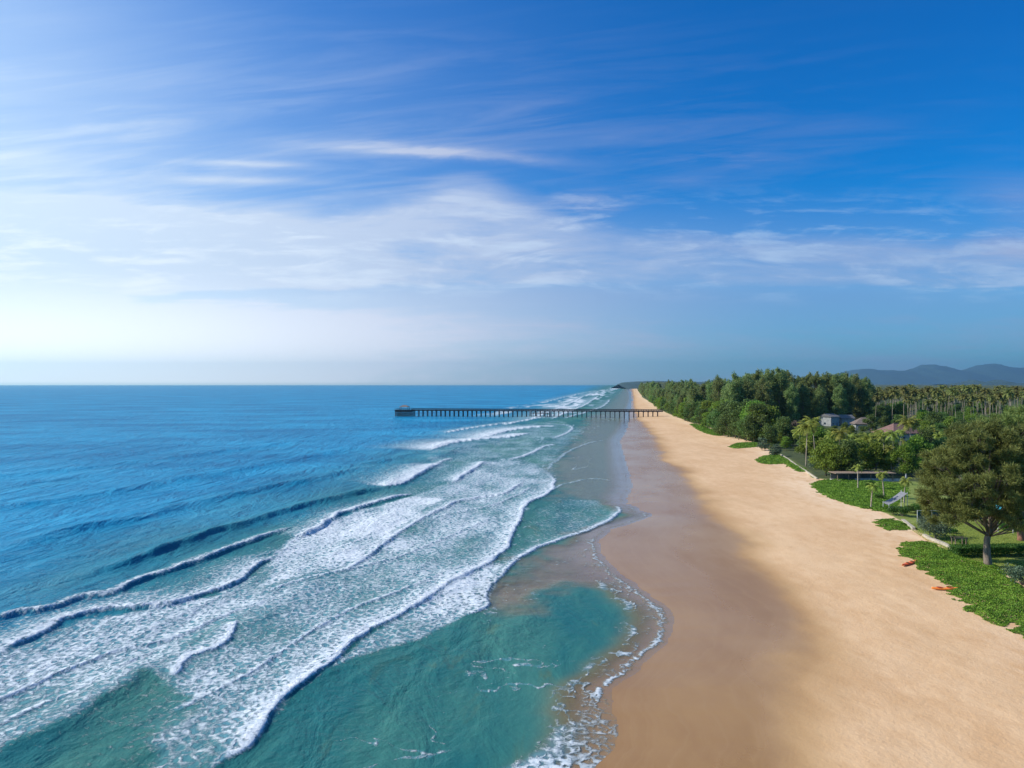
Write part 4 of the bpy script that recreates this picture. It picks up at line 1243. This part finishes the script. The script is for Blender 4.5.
# tent
def tent():
    x, y = at(896, 510, 1.6); z0 = gz(x, y)
    root = thing('beach_tent', (x, y, z0), 'grey blue canvas lean-to tent with a sloping curved roof on thin poles', 'tent')
    n, m_ = 12, 8; vs = []; W_, D_ = 5.0, 3.4
    for i in range(n + 1):
        for j in range(m_ + 1):
            u_, v_ = i / n, j / m_
            zz_ = 1.5 + 2.3 * u_ - .12 * math.sin(math.pi * v_) - .22 * math.sin(math.pi * u_)
            vs.append((-W_ / 2 + W_ * u_ + .5 * v_, -D_ / 2 + D_ * v_ + 1.6 * u_, zz_))
    k = m_ + 1; fs = [(i * k + j, (i + 1) * k + j, (i + 1) * k + j + 1, i * k + j + 1) for i in range(n) for j in range(m_)]
    top = len(vs); vs2 = vs + [(a, b, c - .03) for a, b, c in vs]; fs2 = fs + [tuple(top + q_ for q_ in f_[::-1]) for f_ in fs]
    mb = MB(); mb.poly(vs2, fs2); mb.build('canopy', M['canvas'], root, smooth=True)
    for (i, j) in ((0, 0), (0, m_), (n, 0), (n, m_), (n, m_ // 2)):
        p = vs[i * k + j]; mb = MB(); mb.tube(((p[0], p[1], -.4), (p[0], p[1], p[2] + .25)), (.06, .05), 8); mb.build('pole', M['pole'], root)
    mb = MB(); mb.box((.6, .6, .55), (2.8, 1.4, .12)); mb.box((-.6, .6, .25), (.12, 1.2, .55)); mb.box((1.8, .6, .25), (.12, 1.2, .55)); mb.build('platform', M['timber'], root)


tent()


# blue mesh fence around the court, turquoise awning
def court_fence():
    x, y = at(975, 521, 1.6); z0 = gz(x, y)
    root = thing('court_fence', (x, y, z0), 'dark blue green mesh fence on pale posts beyond the lawn', 'fence')
    L = 24.0
    mb = MB(); mb.box((0, 0, .95), (L, .04, 1.5)); mb.build('mesh_panel', M['screen'], root)
    for i in range(9):
        if i in (2, 5): pass
        X = -L / 2 + i * L / 8; mb = MB(); mb.tube(((X, -.08, -.3), (X, -.08, 2.1)), (.06, .05), 8); mb.build('post', M['pole'], root)
    mb = MB(); mb.tube(((-L / 2, -.08, 2.0), (L / 2, -.08, 2.0)), (.035, .035), 6); mb.build('rail', M['pole'], root)


court_fence()


def awning():
    x, y = at(1004, 523, 1.6); z0 = gz(x, y)
    root = thing('awning', (x, y, z0), 'turquoise tarpaulin awning on pale posts behind the casuarina trunk', 'awning', rz=.2)
    vs = [(-2.6, -1.8, 3.0), (2.6, -1.8, 3.0), (2.6, 1.8, 3.0), (-2.6, 1.8, 3.0), (0, 0, 4.6), (-2.6, -1.8, 2.6), (2.6, -1.8, 2.6), (2.6, 1.8, 2.6), (-2.6, 1.8, 2.6)]
    mb = MB(); mb.poly(vs, [(0, 1, 4), (1, 2, 4), (2, 3, 4), (3, 0, 4), (0, 5, 6, 1), (1, 6, 7, 2), (2, 7, 8, 3), (3, 8, 5, 0)]); mb.build('canopy', M['blue'], root)
    for a, b in ((-2.5, -1.7), (2.5, -1.7), (2.5, 1.7), (-2.5, 1.7)):
        mb = MB(); mb.tube(((a, b, -.3), (a, b, 3.0)), (.06, .06), 8); mb.build('post', M['pole'], root)


awning()


def lamp(px, py, h, lab):
    x, y = at(px, py, 1.6); z0 = gz(x, y)
    root = thing('garden_lamp', (x, y, z0), lab, 'lamp')
    mb = MB(); mb.tube(((0, 0, -.3), (0, 0, .15), (0, 0, .16), (0, 0, h)), (.14, .14, .07, .05), 8); mb.build('pole', M['pole'], root)
    mb = MB(); mb.tube(((0, 0, h), (0, 0, h + .12), (0, 0, h + .3), (0, 0, h + .42)), (.08, .2, .2, .03), 10); mb.build('lamp_head', M['white'], root)


lamp(946.5, 527, 3.2, 'white garden lamp left on the lawn before the blue mesh fence')
lamp(955, 525, 2.8, 'white garden lamp second from the left before the blue mesh fence')
lamp(998, 533, 3.0, 'white garden lamp just right of the great casuarina trunk')
lamp(1013, 534, 2.6, 'white garden lamp beside the reddish trunk at the right edge')


def parasol(px, py, lab):
    x, y = at(px, py, 1.6); z0 = gz(x, y)
    root = thing('parasol', (x, y, z0), lab, 'parasol')
    mb = MB(); mb.tube(((0, 0, -.2), (0, 0, 3.0)), (.04, .04), 8); mb.build('pole', M['timber'], root)
    mb = MB(); mb.tube(((0, 0, 1.1), (0, 0, 1.3), (0, 0, 2.3), (0, 0, 3.1)), (.2, .36, .26, .03), 10); mb.build('folded_canopy', M['white'], root, smooth=True)


parasol(906, 485, 'closed white parasol in front of the shaded garden trees')


def seat():
    x, y = at(959, 551, 1.6); z0 = gz(x, y)
    root = thing('garden_pergola', (x, y, z0), 'small pale timber gate frame with rails by the lawn edge', 'pergola')
    for a in (-.9, .9):
        for b in (-.5, .5):
            mb = MB(); mb.box((a, b, 1.1), (.13, .13, 2.4)); mb.build('post', M['timber'], root)
    for b in (-.5, .5):
        mb = MB(); mb.box((0, b, 2.36), (2.3, .1, .14)); mb.build('beam', M['timber'], root)
    mb = MB(); mb.box((2.6, .0, .9), (3.2, .06, .08)); mb.box((2.6, .0, .5), (3.2, .06, .08)); mb.box((4.2, 0, .45), (.1, .1, 1.0)); mb.build('rail', M['pole'], root)


seat()


# kayaks
def kayak(p0, p1, mat, lab, yaw_extra=0.0):
    a, b = np.array(at(*p0, 1.45)), np.array(at(*p1, 1.45)); d = b - a; L = float(np.linalg.norm(d)); c = (a + b) / 2
    L = min(max(L, 3.6), 5.2)
    root = thing('kayak', (c[0], c[1], gz(c[0], c[1]) + .02), lab, 'kayak', 'kayaks on the sand', rz=math.atan2(d[1], d[0]) + yaw_extra)
    n = 21; k = 12; vs = []
    for i in range(n):
        t = i / (n - 1) * 2 - 1; w = .40 * (1 - abs(t) ** 2.4) ** .8 + .012; kl = .0 + .12 * abs(t) ** 3; dk = .34 + .10 * abs(t) ** 2.5
        for j in range(k):
            an = 2 * math.pi * j / k; cy, cz = math.cos(an), math.sin(an)
            vs.append((t * L / 2, w * cy, (kl + dk) / 2 + (dk - kl) / 2 * (cz if cz < 0 else cz * .75)))
    fs = [(i * k + j, i * k + (j + 1) % k, (i + 1) * k + (j + 1) % k, (i + 1) * k + j) for i in range(n - 1) for j in range(k)]
    fs += [tuple(range(k))[::-1], tuple((n - 1) * k + j for j in range(k))]
    mb = MB(); mb.poly(vs, fs); mb.build('hull', mat, root, smooth=True)
    for cx in (-.75, .65):
        mb = MB(); pts = [(cx + .42 * math.cos(q_ * math.pi / 8), .24 * math.sin(q_ * math.pi / 8), .345) for q_ in range(17)]
        mb.tube(pts, [.035] * 17, 6, False); rm_ = mb.build('cockpit_rim', M['red'] if mat is M['orange'] else M['orange'], root, smooth=True)
        mb = MB(); mb.poly([(cx + .40 * math.cos(q_ * math.pi / 8), .22 * math.sin(q_ * math.pi / 8), .335) for q_ in range(16)], [tuple(range(16))]); mb.build('seat_well_shade', M['black'], root)  # flat disc, the shade of the hollow put into its dark colour


kayak((900.5, 566), (919, 560), M['red'], 'red orange kayak lying slanted on the sand beside the upper corner of the vine patch')
kayak((932, 589), (958, 589.4), M['orange'], 'bright orange kayak lying level on the sand lower down beside the vine patch')


# ------------------------------------------------------------------ pier
def pier():
    A_, B_ = Vector((-108.0, 652.0, 0)), Vector((134.0, 622.0, 0))
    d = B_ - A_; L = d.length; rz = math.atan2(d.y, d.x)
    root = thing('pier', (A_.x, A_.y, 0), 'long dark timber pier on piles reaching from the beach far into the sea', 'pier', rz=rz)
    zt = 6.1
    mb = MB(); mb.box((L / 2, 0, zt - .45), (L, 4.4, .9)); mb.build('deck', M['dark'], root)
    for sd in (-1, 1):
        mb = MB(); y = sd * 2.1
        for zz_ in (.55, 1.15): mb.box((L / 2 + 7.6, y, zt + zz_), (L - 15.6, .16, .3))
        for i in range(int((L - 16) / 2.2)): mb.box((16 + i * 2.2, y, zt + .6), (.22, .2, 1.2))
        mb.build('railing', M['rail'], root)
    n = 54
    for i in range(n):
        X = 17.5 + i * (L - 22) / (n - 1)
        mb = MB()
        for sd in (-1, 1): mb.tube(((X, sd * 1.8, -3), (X, sd * 1.7, zt - .9)), (.36, .34), 8)
        mb.box((X, 0, zt - 1.0), (1.0, 4.6, .75)); mb.box((X, 0, 2.6), (.35, 3.5, .3))
        mb.build('pile_bent', M['dark'], root)
    mb = MB(); mb.box((7.8, 0, zt - .45), (15.6, 9.5, .9)); mb.build('end_platform', M['dark'], root)
    for i in range(7):
        mb = MB(); X = .8 + i * 2.35
        for y in (-4.2, 0, 4.2): mb.tube(((X, y, -3), (X, y, zt - .9)), (.42, .4), 8)
        mb.box((X, 0, zt - 1.3), (.9, 9.2, .8)); mb.box((X, 0, 2.0), (.4, 9.0, .5)); mb.build('pile_bent', M['dark'], root)
    mb = MB()
    for y in (-4.6, 4.6):
        mb.box((7.8, y, zt + 1.1), (15.6, .14, .16))
        for i in range(9): mb.box((.2 + i * 1.9, y, zt + .6), (.22, .2, 1.2))
    for zz_ in (1.0, 3.2, 4.3):
        mb.box((7.8, -4.75, zz_), (15.6, .25, .35))
    mb.build('platform_railing', M['rail'], root)
    cx = 8.2
    for a in (-3.6, 3.6):
        for b in (-2.6, 2.6): mb = MB(); mb.box((cx + a, b, zt + 1.3), (.3, .3, 2.6)); mb.build('pavilion_post', M['rail'], root)
    mb = MB(); e = 4.6; g = 3.5; z1 = zt + 2.6
    mb.poly([(cx - e, -g, z1), (cx + e, -g, z1), (cx + e, g, z1), (cx - e, g, z1), (cx - 1.6, 0, z1 + 1.7), (cx + 1.6, 0, z1 + 1.7)], [(0, 1, 5, 4), (2, 3, 4, 5), (1, 2, 5), (3, 0, 4), (3, 2, 1, 0)])
    mb.build('pavilion_roof', M['roof_brown'], root)
    X = (542 - 396) * .925
    mb = MB(); mb.box((X, -3.0, 3.6), (14, 3.2, .5)); mb.box((X, -4.5, 4.3), (14, .15, .15))
    for a in (-6.5, -3.2, 0, 3.2, 6.5): mb.tube(((X + a, -4.4, -3), (X + a, -4.4, 4.3)), (.3, .28), 8)
    mb.build('landing_stage', M['dark'], root)
    for a in (-9.2, 9.2):
        mb = MB(); mb.box((X + a, -2.6, 2.6), (1.9, .7, 6.0)); mb.build('mooring_dolphin', M['concrete'], root)


pier()

# ------------------------------------------------------------------ air
hz_d = 4.0e-5
me = bpy.data.meshes.new('haze'); mb = MB(); mb.box((0, 0, 380), (50000, 50000, 780)); me.from_pydata(mb.v, [], mb.f); me.update()
hm = bpy.data.materials.new('sea haze'); hm.use_nodes = True; nt = hm.node_tree
for n in list(nt.nodes): nt.nodes.remove(n)
vo = nt.nodes.new('ShaderNodeVolumePrincipled'); vo.inputs['Color'].default_value = (.44, .80, 1.0, 1); vo.inputs['Density'].default_value = hz_d; vo.inputs['Anisotropy'].default_value = .6
oo = nt.nodes.new('ShaderNodeOutputMaterial'); nt.links.new(vo.outputs[0], oo.inputs['Volume'])
hz = obj('haze', me, hm); tag(hz, 'thin blue sea haze', 'haze', kind='stuff')

for p in list(bpy.data.objects):
    if p.parent is None and p.type == 'EMPTY' and p.location.z < -400:
        for ch in list(KIDS.get(p.name, [])): bpy.data.objects.remove(ch)
        bpy.data.objects.remove(p)
